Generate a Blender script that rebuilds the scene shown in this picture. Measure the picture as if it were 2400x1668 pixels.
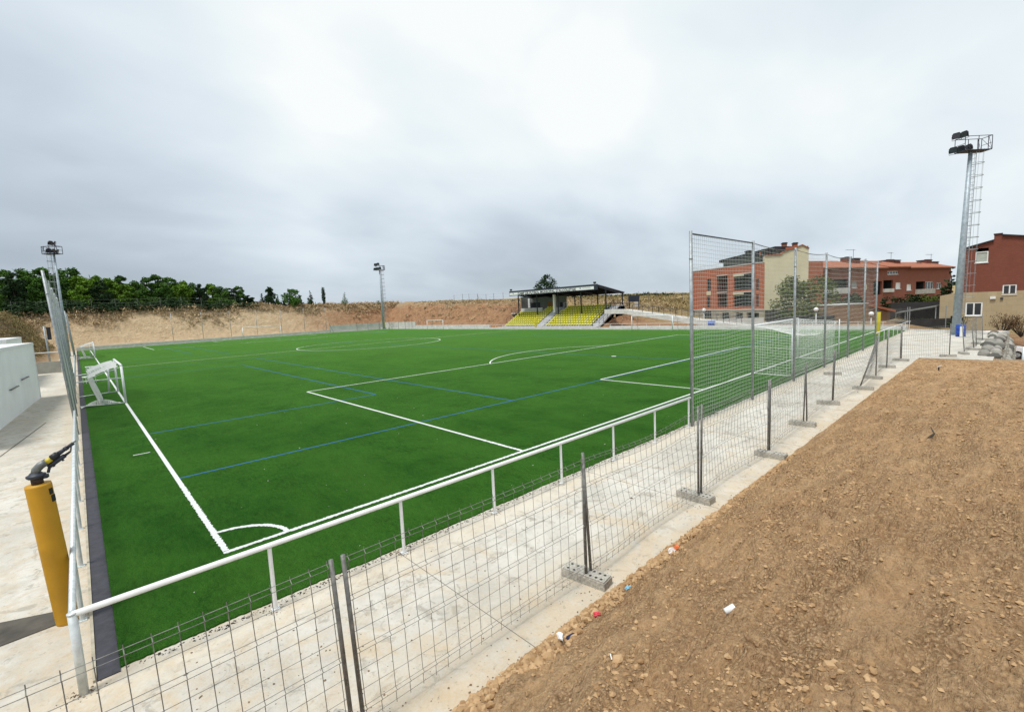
import bpy, math, random
from mathutils import Vector, Matrix, noise
R_ = math.radians
random.seed(7)
scene = bpy.context.scene
COL = scene.collection
for o in list(bpy.data.objects): bpy.data.objects.remove(o)

# ------------------------------------------------------------------ camera
CF = 1096.18                                     # focal length in pixels of a 2400 wide frame
CYAW, CPITCH, CROLL = 0.7464, 0.1038, -0.0481
CAM = Vector((-1.5005, -9.1003, 3.9804))
_f = Vector((math.sin(CYAW)*math.cos(CPITCH), math.cos(CYAW)*math.cos(CPITCH), -math.sin(CPITCH)))
_r = Vector((math.cos(CYAW), -math.sin(CYAW), 0)); _u = _r.cross(_f)
CR = math.cos(CROLL)*_r + math.sin(CROLL)*_u
CU = -math.sin(CROLL)*_r + math.cos(CROLL)*_u
CW = _f
cd = bpy.data.cameras.new('camera'); cam = bpy.data.objects.new('camera', cd); COL.objects.link(cam)
cd.sensor_fit = 'HORIZONTAL'; cd.sensor_width = 36; cd.lens = CF/2400*36
cd.clip_start = .05; cd.clip_end = 3000
cam.matrix_world = Matrix(((CR.x, CU.x, -CW.x, CAM.x), (CR.y, CU.y, -CW.y, CAM.y), (CR.z, CU.z, -CW.z, CAM.z), (0, 0, 0, 1)))
scene.camera = cam

def ray(px, py): return CW + CR*((px-1200)/CF) + CU*((834-py)/CF)
def gnd(px, py, z=0.):                            # where that line of sight meets the level z
    d = ray(px, py); return CAM + d*((z-CAM.z)/d.z)
def at(px, py, depth): return CAM + ray(px, py)*depth

# ------------------------------------------------------------------ world, sun, exposure
SUN_EL, SUN_AZ = 66, -95
scene.view_settings.view_transform = 'Standard'; scene.view_settings.look = 'None'
scene.view_settings.exposure = 0.35; scene.view_settings.gamma = 1
w = bpy.data.worlds.new('World'); scene.world = w; w.use_nodes = True
nt = w.node_tree; nt.nodes.clear()
def N(t, **k):
    n = nt.nodes.new(t)
    for a, b in k.items(): setattr(n, a, b)
    return n
def math_(op, a, b=None, clamp=False):
    n = N('ShaderNodeMath', operation=op); n.use_clamp = clamp
    for i, v in enumerate((a, b)):
        if v is None: continue
        if isinstance(v, (int, float)): n.inputs[i].default_value = v
        else: nt.links.new(v, n.inputs[i])
    return n.outputs[0]
def mixc(fac, a, b, mode='MIX'):
    n = N('ShaderNodeMix', data_type='RGBA', blend_type=mode)
    for i, v in ((0, fac), (6, a), (7, b)):
        if isinstance(v, (int, float)): n.inputs[i].default_value = v
        elif isinstance(v, tuple): n.inputs[i].default_value = (*v, 1)
        else: nt.links.new(v, n.inputs[i])
    return n.outputs[2]
tc = N('ShaderNodeTexCoord'); sep = N('ShaderNodeSeparateXYZ'); nt.links.new(tc.outputs['Generated'], sep.inputs[0])
zz = math_('MAXIMUM', sep.outputs[2], 0.0)
den = math_('ADD', zz, 0.30)
cx_ = math_('DIVIDE', sep.outputs[0], den); cy_ = math_('DIVIDE', sep.outputs[1], den)
comb = N('ShaderNodeCombineXYZ'); nt.links.new(cx_, comb.inputs[0]); nt.links.new(cy_, comb.inputs[1])
def cloud(scale, detail, rough, dist, off=0.):
    mp = N('ShaderNodeMapping'); mp.inputs['Location'].default_value = (off, off*.7, off*.3)
    mp.inputs['Rotation'].default_value = (0, 0, R_(-25)); mp.inputs['Scale'].default_value = (.75, 1.15, 1)
    nt.links.new(comb.outputs[0], mp.inputs[0])
    n = N('ShaderNodeTexNoise'); n.inputs['Scale'].default_value = scale; n.inputs['Detail'].default_value = detail
    n.inputs['Roughness'].default_value = rough; n.inputs['Distortion'].default_value = dist
    nt.links.new(mp.outputs[0], n.inputs[0]); return n.outputs[0]
n1 = cloud(1.15, 2.5, .45, .3, 5.3); n2 = cloud(3.0, 4.0, .5, .3, 9.4)
def smooth(v, a, b):
    n = N('ShaderNodeMapRange', interpolation_type='SMOOTHSTEP')
    nt.links.new(v, n.inputs[0]); n.inputs[1].default_value = a; n.inputs[2].default_value = b; return n.outputs[0]
cm = math_('SUBTRACT', math_('ADD', math_('MULTIPLY', n1, .68), math_('MULTIPLY', n2, .32)), .5)
def lobe(vec, a, b):                               # thinner cloud, brighter, round one heading
    d = N('ShaderNodeVectorMath', operation='DOT_PRODUCT'); nm = N('ShaderNodeVectorMath', operation='NORMALIZE')
    nt.links.new(tc.outputs['Generated'], nm.inputs[0]); nt.links.new(nm.outputs[0], d.inputs[0])
    d.inputs[1].default_value = vec.normalized(); return smooth(d.outputs[1], a, b)
lum = math_('ADD', math_('MULTIPLY', smooth(sep.outputs[2], -.02, .34), .32), .27)
lum = math_('ADD', lum, math_('MULTIPLY', cm, 1.45))
for vec, a, b, k in ((ray(1060, 60), .90, 1.0, .42), (ray(1390, 225), .99, 1.0, .14), (ray(560, 215), .96, 1.0, .16), (ray(2250, 480), .70, 1.0, .24), (ray(1900, 260), .985, 1., .10),
                     (ray(150, 470), .93, 1.0, -.16), (ray(1050, 600), .95, 1.0, -.10), (ray(2200, 40), .93, 1., -.10)):
    lum = math_('ADD', lum, math_('MULTIPLY', lobe(vec, a, b), k))
cr = N('ShaderNodeValToRGB'); nt.links.new(lum, cr.inputs[0])
el = cr.color_ramp.elements; el[0].position = 0.0; el[0].color = (.43, .50, .57, 1); el[1].position = 1.0; el[1].color = (.97, 1.0, 1.0, 1)
e = el.new(.30); e.color = (.55, .63, .71, 1); e = el.new(.62); e.color = (.73, .81, .88, 1); e = el.new(.85); e.color = (.86, .93, .95, 1)
base_col = cr.outputs[0]
sky = N('ShaderNodeTexSky', sky_type='NISHITA'); sky.sun_disc = False
sky.sun_elevation = R_(SUN_EL); sky.sun_rotation = R_(SUN_AZ)
bg1 = N('ShaderNodeBackground'); bg1.inputs[1].default_value = .05; nt.links.new(sky.outputs[0], bg1.inputs[0])
bg2 = N('ShaderNodeBackground'); bg2.inputs[1].default_value = .84; nt.links.new(base_col, bg2.inputs[0])
add = N('ShaderNodeMixShader'); add.inputs[0].default_value = .9
nt.links.new(bg1.outputs[0], add.inputs[1]); nt.links.new(bg2.outputs[0], add.inputs[2])
wo = N('ShaderNodeOutputWorld'); nt.links.new(add.outputs[0], wo.inputs[0])
sl = bpy.data.lights.new('sun', 'SUN'); sl.energy = 2.5; sl.angle = R_(16); sl.color = (1, .97, .92)
so = bpy.data.objects.new('sun', sl); COL.objects.link(so)
_sd = Vector((math.sin(R_(SUN_AZ))*math.cos(R_(SUN_EL)), math.cos(R_(SUN_AZ))*math.cos(R_(SUN_EL)), math.sin(R_(SUN_EL))))
so.rotation_euler = _sd.to_track_quat('Z', 'Y').to_euler()

# ------------------------------------------------------------------ helpers
class MB:
    def __init__(s): s.v = []; s.f = []
    def quad(s, a, b, c, d): n = len(s.v); s.v += [tuple(a), tuple(b), tuple(c), tuple(d)]; s.f.append((n, n+1, n+2, n+3))
    def poly(s, pts): n = len(s.v); s.v += [tuple(p) for p in pts]; s.f.append(tuple(range(n, n+len(pts))))
    def box(s, c, d, rot=0., tilt=None):
        c = Vector(c); n = len(s.v); m = Matrix.Rotation(rot, 3, 'Z')
        if tilt is not None: m = m @ tilt
        for z in (-.5, .5):
            for x, y in ((-.5, -.5), (.5, -.5), (.5, .5), (-.5, .5)):
                s.v.append(tuple(c + m @ Vector((x*d[0], y*d[1], z*d[2]))))
        s.f += [(n+3, n+2, n+1, n), (n+4, n+5, n+6, n+7)] + [(n+i, n+(i+1) % 4, n+4+(i+1) % 4, n+4+i) for i in range(4)]
        return s
    def bx(s, x0, x1, y0, y1, z0, z1): return s.box(((x0+x1)/2, (y0+y1)/2, (z0+z1)/2), (abs(x1-x0), abs(y1-y0), abs(z1-z0)))
    def tube(s, pts, r, n=8, cap=True, r2=None):
        pts = [Vector(p) for p in pts]; L = len(pts); b = len(s.v); pu = None
        for i, p in enumerate(pts):
            t = (pts[min(i+1, L-1)]-pts[max(i-1, 0)])
            if t.length < 1e-9: t = Vector((0, 0, 1))
            t.normalize()
            if pu is None:
                a = Vector((0, 0, 1)) if abs(t.z) < .9 else Vector((1, 0, 0)); pu = (a-t*a.dot(t)).normalized()
            else:
                pu = pu-t*pu.dot(t); pu.normalize()
            q = t.cross(pu); rr = r if r2 is None else r+(r2-r)*i/(L-1)
            if isinstance(rr, (list, tuple)): rr = rr[i]
            for k in range(n):
                an = 2*math.pi*k/n; s.v.append(tuple(p+(pu*math.cos(an)+q*math.sin(an))*rr))
        for i in range(L-1):
            for k in range(n): s.f.append((b+i*n+k, b+i*n+(k+1) % n, b+(i+1)*n+(k+1) % n, b+(i+1)*n+k))
        if cap and n > 2:
            s.f.append(tuple(b+k for k in reversed(range(n)))); s.f.append(tuple(b+(L-1)*n+k for k in range(n)))
        return s
    def lathe(s, prof, c=(0, 0, 0), n=20):        # prof: (radius, z) list
        b = len(s.v); c = Vector(c)
        for r, z in prof:
            for k in range(n): an = 2*math.pi*k/n; s.v.append((c.x+r*math.cos(an), c.y+r*math.sin(an), c.z+z))
        for i in range(len(prof)-1):
            for k in range(n): s.f.append((b+i*n+k, b+i*n+(k+1) % n, b+(i+1)*n+(k+1) % n, b+(i+1)*n+k))
        s.f.append(tuple(b+k for k in reversed(range(n)))); s.f.append(tuple(b+(len(prof)-1)*n+k for k in range(n)))
        return s
    def prism(s, poly, h0, h1, axis='z'):         # outline extruded along an axis
        n = len(poly); b = len(s.v)
        for h in (h0, h1):
            for p in poly: s.v.append((p[0], p[1], h) if axis == 'z' else (p[0], h, p[1]) if axis == 'y' else (h, p[0], p[1]))
        s.f.append(tuple(b+k for k in reversed(range(n)))); s.f.append(tuple(b+n+k for k in range(n)))
        s.f += [(b+k, b+(k+1) % n, b+n+(k+1) % n, b+n+k) for k in range(n)]; return s
    def blob(s, c, r, sub=0, jag=.25, seed=0):    # lumpy stone
        rnd = random.Random(seed); vs, fs = OCT[sub]; b = len(s.v); c = Vector(c)
        sc = Vector(r) if hasattr(r, '__len__') else Vector((r, r, r)); a = rnd.random()*6.28; ca, sa = math.cos(a), math.sin(a)
        for v in vs:
            k = 1+jag*(rnd.random()-.5)*2; x, y, z = v[0]*sc.x*k, v[1]*sc.y*k, v[2]*sc.z*k
            s.v.append((c.x+x*ca-y*sa, c.y+x*sa+y*ca, c.z+z))
        s.f += [tuple(b+i for i in f) for f in fs]; return s
    def build(s, name, m=None, parent=None, smooth=False, loc=None):
        me = bpy.data.meshes.new(name); me.from_pydata(s.v, [], s.f); me.update()
        if smooth: me.polygons.foreach_set('use_smooth', [True]*len(me.polygons))
        if m: me.materials.append(m)
        o = bpy.data.objects.new(name, me); COL.objects.link(o)
        if parent: o.parent = parent
        if loc is not None: o.location = loc
        return o
def _octs():
    v = [Vector(p) for p in ((1, 0, 0), (-1, 0, 0), (0, 1, 0), (0, -1, 0), (0, 0, 1), (0, 0, -1))]
    f = [(0, 2, 4), (2, 1, 4), (1, 3, 4), (3, 0, 4), (2, 0, 5), (1, 2, 5), (3, 1, 5), (0, 3, 5)]; out = [(list(v), list(f))]
    for _ in range(2):
        mid = {}; nf = []
        def m(a, b):
            k = (min(a, b), max(a, b))
            if k not in mid: mid[k] = len(v); v.append(((v[a]+v[b])/2).normalized())
            return mid[k]
        for a, b, c in f:
            x, y, z = m(a, b), m(b, c), m(c, a); nf += [(a, x, z), (x, b, y), (z, y, c), (x, y, z)]
        f = nf; out.append((list(v), list(f)))
    return out
OCT = _octs()
def tag(o, label=None, cat=None, group=None, kind=None):
    for k, v in (('label', label), ('category', cat), ('group', group), ('kind', kind)):
        if v: o[k] = v
    return o
def empty(name, loc=(0, 0, 0), rz=0, label=None, cat=None, group=None):
    o = bpy.data.objects.new(name, None); COL.objects.link(o); o.location = loc; o.rotation_euler = (0, 0, rz)
    o.empty_display_size = .2
    return tag(o, label, cat, group)
def copy_tree(o, parent=None):
    c = o.copy(); COL.objects.link(c); c.parent = parent
    for ch in list(o.children): copy_tree(ch, c)
    return c
def ordinal(i): return ('first', 'second', 'third', 'fourth', 'fifth', 'sixth', 'seventh', 'eighth', 'ninth', 'tenth', 'eleventh', 'twelfth', 'thirteenth', 'fourteenth', 'fifteenth', 'sixteenth', 'seventeenth', 'eighteenth', 'nineteenth', 'twentieth', 'twenty-first', 'twenty-second', 'twenty-third', 'twenty-fourth', 'twenty-fifth', 'twenty-sixth', 'twenty-seventh', 'twenty-eighth', 'twenty-ninth', 'thirtieth', 'thirty-first', 'thirty-second', 'thirty-third', 'thirty-fourth', 'thirty-fifth', 'thirty-sixth')[i]

# ------------------------------------------------------------------ materials
class MT:
    def __init__(s, name, rough=.8, metal=0., spec=.5):
        s.m = bpy.data.materials.new(name); s.m.use_nodes = True; s.t = s.m.node_tree
        s.p = s.t.nodes['Principled BSDF']; s.p.inputs['Roughness'].default_value = rough
        s.p.inputs['Metallic'].default_value = metal; s.p.inputs['Specular IOR Level'].default_value = spec
        s.c = s.t.nodes.new('ShaderNodeTexCoord'); s.co = s.c.outputs['Object']
    def link(s, a, b): s.t.links.new(a, b)
    def set(s, sock, v):
        if isinstance(v, (int, float)): sock.default_value = v
        elif isinstance(v, tuple): sock.default_value = (*v, 1) if len(v) == 3 else v
        else: s.link(v, sock)
    def mapv(s, scale=(1, 1, 1), rot=(0, 0, 0), src=None):
        n = s.t.nodes.new('ShaderNodeMapping'); n.inputs['Scale'].default_value = scale; n.inputs['Rotation'].default_value = rot
        s.link(src or s.co, n.inputs[0]); return n.outputs[0]
    def noise(s, scale, detail=4, rough=.55, vec=None, dist=0.):
        n = s.t.nodes.new('ShaderNodeTexNoise'); s.link(vec or s.co, n.inputs[0]); n.inputs['Scale'].default_value = scale
        n.inputs['Detail'].default_value = detail; n.inputs['Roughness'].default_value = rough; n.inputs['Distortion'].default_value = dist
        return n.outputs[0]
    def vor(s, scale, vec=None, feat='F1', out=0):
        n = s.t.nodes.new('ShaderNodeTexVoronoi'); n.feature = feat; s.link(vec or s.co, n.inputs[0]); n.inputs['Scale'].default_value = scale; return n.outputs[out]
    def rng(s, v, a, b, c=0., d=1.):
        n = s.t.nodes.new('ShaderNodeMapRange'); s.link(v, n.inputs[0])
        for i, x in enumerate((a, b, c, d)): n.inputs[i+1].default_value = x
        return n.outputs[0]
    def mix(s, fac, a, b, mode='MIX'):
        n = s.t.nodes.new('ShaderNodeMix'); n.data_type = 'RGBA'; n.blend_type = mode
        s.set(n.inputs[0], fac); s.set(n.inputs[6], a); s.set(n.inputs[7], b); return n.outputs[2]
    def math(s, op, a, b=0., clamp=False):
        n = s.t.nodes.new('ShaderNodeMath'); n.operation = op; n.use_clamp = clamp; s.set(n.inputs[0], a); s.set(n.inputs[1], b); return n.outputs[0]
    def xyz(s, src=None):
        n = s.t.nodes.new('ShaderNodeSeparateXYZ'); s.link(src or s.co, n.inputs[0]); return n.outputs
    def color(s, v): s.set(s.p.inputs['Base Color'], v); return s
    def bump(s, h, strength=.5, dist=.02):
        n = s.t.nodes.new('ShaderNodeBump'); n.inputs['Strength'].default_value = strength; n.inputs['Distance'].default_value = dist
        s.link(h, n.inputs['Height']); s.link(n.outputs[0], s.p.inputs['Normal']); return s
def simple(name, col, rough=.7, metal=0., var=.12, scale=6., bump=0., spec=.5):
    m = MT(name, rough, metal, spec); n = m.noise(scale, 5, .6)
    d = tuple(c*(1-var*1.6) for c in col); l = tuple(min(1, c*(1+var)) for c in col)
    m.color(m.mix(m.rng(n, .3, .7), d, l))
    if bump: m.bump(m.noise(scale*4, 5, .6), bump, .01)
    return m.m

GALV = simple('galvanised_steel', (.33, .36, .37), .5, .35, .2, 9)
GALV_PALE = simple('pale_galvanised', (.62, .66, .66), .45, .25, .15, 8)
GALV_DULL = simple('dull_weathered_steel', (.20, .195, .18), .6, .4, .3, 14)
WHITE = simple('white_paint', (.80, .81, .80), .4, 0, .06, 5)
WHITE2 = simple('white_frame', (.78, .79, .80), .5, 0, .05, 5)
BLACK = simple('black_metal', (.018, .019, .024), .5, .1, .2, 6)
DARKSTEEL = simple('dark_blue_steel', (.028, .034, .05), .5, .1, .2, 6)
WIRE = simple('wire_steel', (.24, .235, .215), .6, .3, .25, 20)
NETM = simple('net_cord', (.50, .54, .49), .9, 0, .15, 20)
NETW = simple('white_net_cord', (.74, .75, .72), .9, 0, .1, 20)
GLASS = MT('window_glass', .12, 0, .6).color((.035, .042, .05)).m
YEL = simple('yellow_padding', (.50, .255, .006), .55, 0, .07, 3, .15)
YEL2 = simple('yellow_plastic', (.62, .50, .04), .5, 0, .08, 3)
SEATM = simple('yellow_seat_plastic', (.80, .75, .05), .45, 0, .08, 2)
BLUE = simple('blue_plastic', (.01, .06, .36), .45, 0, .1, 4)
CONCF = simple('fence_foot_concrete', (.42, .395, .34), .9, 0, .28, 30, .5)
BARK = simple('bark', (.07, .055, .042), .95, 0, .3, 6, .6)
RUBBER = simple('rubber', (.015, .015, .016), .8, 0, .2, 10)

def leafmat(name, a, b, c):
    m = MT(name, .9, 0, .05); g = m.t.nodes.new('ShaderNodeNewGeometry'); oi = m.t.nodes.new('ShaderNodeObjectInfo')
    n = m.noise(.55, 3, .6, g.outputs['Position']); r = g.outputs['Random Per Island']
    col = m.mix(m.rng(n, .38, .62), a, b); col = m.mix(m.math('MULTIPLY', r, .55), col, c)
    col = m.mix(m.rng(oi.outputs['Random'], 0, 1, 0, .30), col, (.015, .028, .015)); m.color(col)
    m.p.inputs['Transmission Weight'].default_value = 0; return m.m
PINE = leafmat('pine_needles', (.040, .095, .024), (.090, .195, .038), (.15, .28, .05))
PINE_LT = leafmat('light_pine_needles', (.07, .16, .022), (.17, .31, .035), (.25, .40, .05))
DARKPINE = leafmat('dark_conifer', (.020, .042, .020), (.042, .078, .033), (.06, .10, .04))
BROAD = leafmat('broad_leaves', (.05, .085, .025), (.12, .165, .038), (.21, .20, .045))
HEDGE = leafmat('hedge_leaves', (.015, .025, .015), (.04, .06, .022), (.07, .09, .03))
SCRUB = leafmat('dry_scrub', (.38, .27, .16), (.52, .38, .225), (.62, .48, .29))
DRYBUSH = leafmat('dry_orange_shrub', (.09, .055, .03), (.17, .10, .05), (.22, .13, .06))
GRASSY = leafmat('dry_grass', (.22, .165, .075), (.34, .26, .12), (.42, .33, .16))

def mk_turf():
    m = MT('artificial_turf', .95, 0, .05)
    big = m.noise(.10, 3, .5); mid = m.noise(1.3, 5, .65); fine = m.noise(55, 4, .75)
    st = m.noise(14, 4, .7, m.mapv((1, .35, 1), (0, 0, R_(35)))); sp = m.noise(90, 3, .7)
    col = m.mix(m.rng(mid, .36, .64), (.006, .052, .004), (.032, .160, .016))
    col = m.mix(m.rng(st, .35, .7), col, (.062, .21, .024)); col = m.mix(m.math('MULTIPLY', m.rng(fine, .42, .78), .7), col, (.10, .29, .040))
    col = m.mix(m.math('MULTIPLY', m.rng(sp, .48, .3), .9), col, (.003, .026, .002))
    col = m.mix(m.math('MULTIPLY', m.rng(m.noise(.22, 5, .65), .56, .40), .45), col, (.010, .078, .007))
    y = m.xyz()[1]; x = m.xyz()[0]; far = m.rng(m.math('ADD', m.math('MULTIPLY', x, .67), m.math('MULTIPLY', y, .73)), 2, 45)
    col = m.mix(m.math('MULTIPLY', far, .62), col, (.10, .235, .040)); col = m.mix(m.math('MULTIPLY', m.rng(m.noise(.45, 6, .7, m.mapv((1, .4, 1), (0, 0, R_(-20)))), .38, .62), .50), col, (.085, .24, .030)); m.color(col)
    h = m.math('ADD', m.math('MULTIPLY', fine, 1.0), m.math('MULTIPLY', m.noise(16, 3, .6), 1.4)); m.bump(h, 1., .10); return m.m
TURF = mk_turf()
def mk_line(name, col, dark):
    m = MT(name, .9, 0, .2); n = m.noise(60, 4, .8); m.color(m.mix(m.rng(n, .30, .48), dark, col)); m.bump(n, .7, .03); return m.m
LINEW = mk_line('white_turf_line', (.72, .72, .72), (.45, .52, .42))
LINEB = mk_line('blue_turf_line', (.035, .13, .33), (.03, .15, .12))
def mk_conc():
    m = MT('path_concrete', .9, 0, .2)
    big = m.noise(.35, 5, .62); mid = m.noise(1.5, 7, .70, None, .8); fine = m.noise(28, 5, .7); sp = m.noise(9, 6, .75)
    X, Y, Z = m.xyz()
    col = m.mix(m.rng(big, .35, .65), (.46, .43, .365), (.60, .575, .51))
    col = m.mix(m.math('MULTIPLY', m.rng(mid, .46, .66), .60), col, (.33, .315, .27))
    st = m.noise(.8, 6, .65, None, 1.4)
    col = m.mix(m.math('MULTIPLY', m.rng(st, .54, .66), .55), col, (.50, .375, .22))
    col = m.mix(m.math('MULTIPLY', m.rng(m.noise(2.6, 7, .72, None, 1.), .55, .62), .75), col, (.26, .235, .19))
    ed = m.math('MULTIPLY', m.rng(Y, -4.1, -5.5), m.rng(m.noise(2.4, 7, .75), .32, .55))      # soil trodden onto the slab beside the heap
    ed = m.math('MULTIPLY', ed, m.rng(X, 34, 24)); col = m.mix(m.math('MULTIPLY', ed, .8, True), col, (.52, .40, .25))
    e2 = m.math('MULTIPLY', m.rng(m.math('ABSOLUTE', m.math('ADD', Y, 2.45)), .55, .05), m.rng(m.noise(5, 7, .75), .34, .52))
    col = m.mix(m.math('MULTIPLY', m.math('MULTIPLY', e2, .7), m.rng(Y, 0., -1.5)), col, (.60, .52, .39))
    X0 = m.rng(X, 5., 0.); e3 = m.math('MULTIPLY', X0, m.rng(m.noise(3.1, 7, .75), .46, .60)); col = m.mix(m.math('MULTIPLY', e3, .4, True), col, (.45, .33, .19))
    e4 = m.math('MULTIPLY', m.rng(m.math('ABSOLUTE', m.math('ADD', X, 1.9)), .6, .05), m.rng(m.noise(6, 7, .75), .36, .58)); col = m.mix(m.math('MULTIPLY', e4, .7, True), col, (.50, .39, .25))
    col = m.mix(m.math('MULTIPLY', m.rng(sp, .58, .68), .7), col, (.22, .18, .135))
    col = m.mix(m.math('MULTIPLY', m.rng(fine, .3, .7), .25), col, (.66, .645, .59)); m.color(col)
    m.bump(m.math('ADD', fine, m.math('MULTIPLY', sp, .8)), .45, .014); return m.m
CONC = mk_conc()
KERB = simple('kerb_concrete', (.62, .61, .57), .9, 0, .12, 2, .2)
PALEWALL = simple('pale_concrete_wall', (.55, .545, .51), .9, 0, .12, .8, .2)
GREYWALL = simple('grey_concrete_wall', (.40, .385, .34), .9, 0, .16, 1.2, .2)
RUBBLE = simple('dark_drain_strip', (.045, .045, .055), .9, 0, .2, 8, .5)
def mk_dirt():
    m = MT('heaped_soil', .95, 0, .1)
    a = m.noise(.55, 6, .62, None, .8); b = m.noise(3.0, 7, .74); c = m.noise(16, 7, .78); d = m.noise(70, 4, .75)
    wob = m.t.nodes.new('ShaderNodeVectorMath'); wob.operation = 'ADD'; wn = m.t.nodes.new('ShaderNodeTexNoise'); m.link(m.co, wn.inputs[0]); wn.inputs['Scale'].default_value = 9; wn.inputs['Detail'].default_value = 4
    sc_ = m.t.nodes.new('ShaderNodeVectorMath'); sc_.operation = 'SCALE'; m.link(wn.outputs[1], sc_.inputs[0]); sc_.inputs['Scale'].default_value = .05; m.link(m.co, wob.inputs[0]); m.link(sc_.outputs[0], wob.inputs[1]); W_ = wob.outputs[0]
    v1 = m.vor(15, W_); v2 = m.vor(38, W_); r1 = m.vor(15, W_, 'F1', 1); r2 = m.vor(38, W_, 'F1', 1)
    bw = lambda s_: m.xyz(s_)[0]
    soil = m.mix(m.rng(a, .32, .68), (.42, .255, .135), (.58, .395, .225))
    soil = m.mix(m.math('MULTIPLY', m.rng(b, .35, .65), .5), soil, (.47, .29, .138))
    patch = m.rng(m.noise(1.6, 7, .75, m.mapv((.45, 1.9, 1), (0, 0, R_(-38)))), .42, .60)                 # cloddy patches between smoother trodden soil
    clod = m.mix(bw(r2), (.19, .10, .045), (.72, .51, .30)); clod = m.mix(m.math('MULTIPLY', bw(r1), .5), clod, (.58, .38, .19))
    clod = m.mix(m.rng(v2, .30, .62), clod, (.17, .09, .042))  # gaps between clods darkened in the colour, in place of cavity shade
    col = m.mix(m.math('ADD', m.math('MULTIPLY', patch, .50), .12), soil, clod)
    col = m.mix(m.math('MULTIPLY', m.rng(c, .52, .66), .5), col, (.68, .48, .28))
    col = m.mix(m.math('MULTIPLY', m.rng(c, .46, .34), .42), col, (.20, .11, .05))
    col = m.mix(m.math('MULTIPLY', m.rng(d, .48, .32), .55), col, (.13, .07, .03)); m.color(col)
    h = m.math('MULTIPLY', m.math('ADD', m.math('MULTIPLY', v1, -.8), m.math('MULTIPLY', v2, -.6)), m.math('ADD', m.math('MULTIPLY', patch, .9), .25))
    h = m.math('ADD', h, m.math('ADD', m.math('MULTIPLY', c, .9), m.math('MULTIPLY', d, .3))); m.bump(h, .9, .05); return m.m
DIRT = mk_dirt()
def mk_stone(name, a, b, c):
    m = MT(name, .9, 0, .25); g = m.t.nodes.new('ShaderNodeNewGeometry'); r = g.outputs['Random Per Island']; n = m.noise(30, 4, .7)
    if 'boulder' in name: r = m.t.nodes.new('ShaderNodeObjectInfo').outputs['Random']
    col = m.mix(r, a, b); col = m.mix(m.math('MULTIPLY', m.rng(n, .4, .7), .35), col, c); m.color(col); m.bump(n, .6, .01); return m.m
STONE = mk_stone('soil_stones', (.27, .155, .07), (.52, .35, .19), (.42, .27, .14))
BOULD = mk_stone('grey_boulders', (.07, .068, .06), (.42, .40, .35), (.25, .235, .20))
def mk_terrain():
    m = MT('bank_soil', .95, 0, .15); X, Y, Z = m.xyz()
    n1 = m.noise(.16, 6, .65, None, .5); n2 = m.noise(1.1, 6, .7); n3 = m.noise(5, 5, .75)
    cut = m.mix(m.rng(n2, .3, .7), (.60, .42, .245), (.78, .60, .39))                                  # bare cut
    cut = m.mix(m.math('MULTIPLY', m.rng(n3, .55, .72), .5), cut, (.30, .19, .10))
    red = m.mix(m.rng(n2, .3, .7), (.30, .155, .080), (.50, .30, .17))
    f = m.rng(m.math('ADD', X, m.math('MULTIPLY', n1, 30)), 46, 66); cut = m.mix(f, cut, red)
    top = m.mix(m.rng(n3, .3, .7), (.33, .23, .135), (.52, .385, .23))                                   # weeds and dry growth higher up
    lv = m.math('ADD', Z, m.math('MULTIPLY', n1, 6.)); ft = m.rng(lv, 7.9, 9.0)
    col = m.mix(ft, cut, top)
    dry = m.mix(m.rng(n2, .3, .7), (.34, .25, .12), (.50, .39, .20)); col = m.mix(m.rng(X, 68, 76), col, dry)
    ol = m.mix(m.rng(n2, .25, .75), (.16, .11, .055), (.30, .22, .12))
    lf = m.math('MULTIPLY', m.rng(X, -3.2, -5.5), m.rng(Y, 104, 98)); lg = m.mix(m.rng(m.math('ADD', Z, m.math('MULTIPLY', n1, 4)), 3.2, 4.8), (.33, .20, .11), ol)
    col = m.mix(lf, col, lg); m.color(col); m.bump(m.math('ADD', n3, m.math('MULTIPLY', n2, 2)), 1., .35); return m.m
TERR = mk_terrain()
def mk_brick(name, a, b, mort, sx=4., sz=13.):
    m = MT(name, .85, 0, .2); n = m.t.nodes.new('ShaderNodeTexBrick'); X, Y, Z = m.xyz(); c = m.t.nodes.new('ShaderNodeCombineXYZ')
    m.link(m.math('ADD', X, Y), c.inputs[0]); m.link(Z, c.inputs[1]); m.link(c.outputs[0], n.inputs[0])
    n.inputs['Color1'].default_value = (*a, 1); n.inputs['Color2'].default_value = (*b, 1); n.inputs['Mortar'].default_value = (*mort, 1)
    n.inputs['Scale'].default_value = 1; n.inputs['Brick Width'].default_value = 1/sx; n.inputs['Row Height'].default_value = 1/sz; n.inputs['Mortar Size'].default_value = .008
    m.color(m.mix(m.math('MULTIPLY', m.rng(m.noise(.7, 5, .65), .35, .7), .35), n.outputs[0], tuple(x*.62 for x in a))); return m.m
BRICK_OR = mk_brick('orange_brick', (.47, .140, .072), (.40, .115, .060), (.40, .18, .11))
BRICK_RED = mk_brick('red_brick', (.225, .072, .046), (.185, .060, .040), (.22, .095, .07))
BRICK_ROW = mk_brick('row_house_brick', (.275, .100, .065), (.24, .085, .056), (.27, .12, .085))
BRICK_BR = mk_brick('brown_brick', (.30, .17, .10), (.26, .15, .09), (.30, .2, .13))
CREAM = simple('cream_render', (.62, .56, .38), .9, 0, .06, .4)
BEIGE = mk_brick('beige_block', (.46, .37, .235), (.43, .34, .21), (.34, .26, .16), 1.2, 1.6)
ROOFT = mk_brick('clay_tiles', (.40, .16, .09), (.34, .12, .07), (.22, .07, .04), 4, 4)
STONEW = mk_brick('stone_base', (.42, .37, .29), (.34, .30, .23), (.26, .22, .17), 1.5, 3)
DARKIN = simple('dark_interior', (.03, .028, .027), .8, 0, .3, .7)
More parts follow.
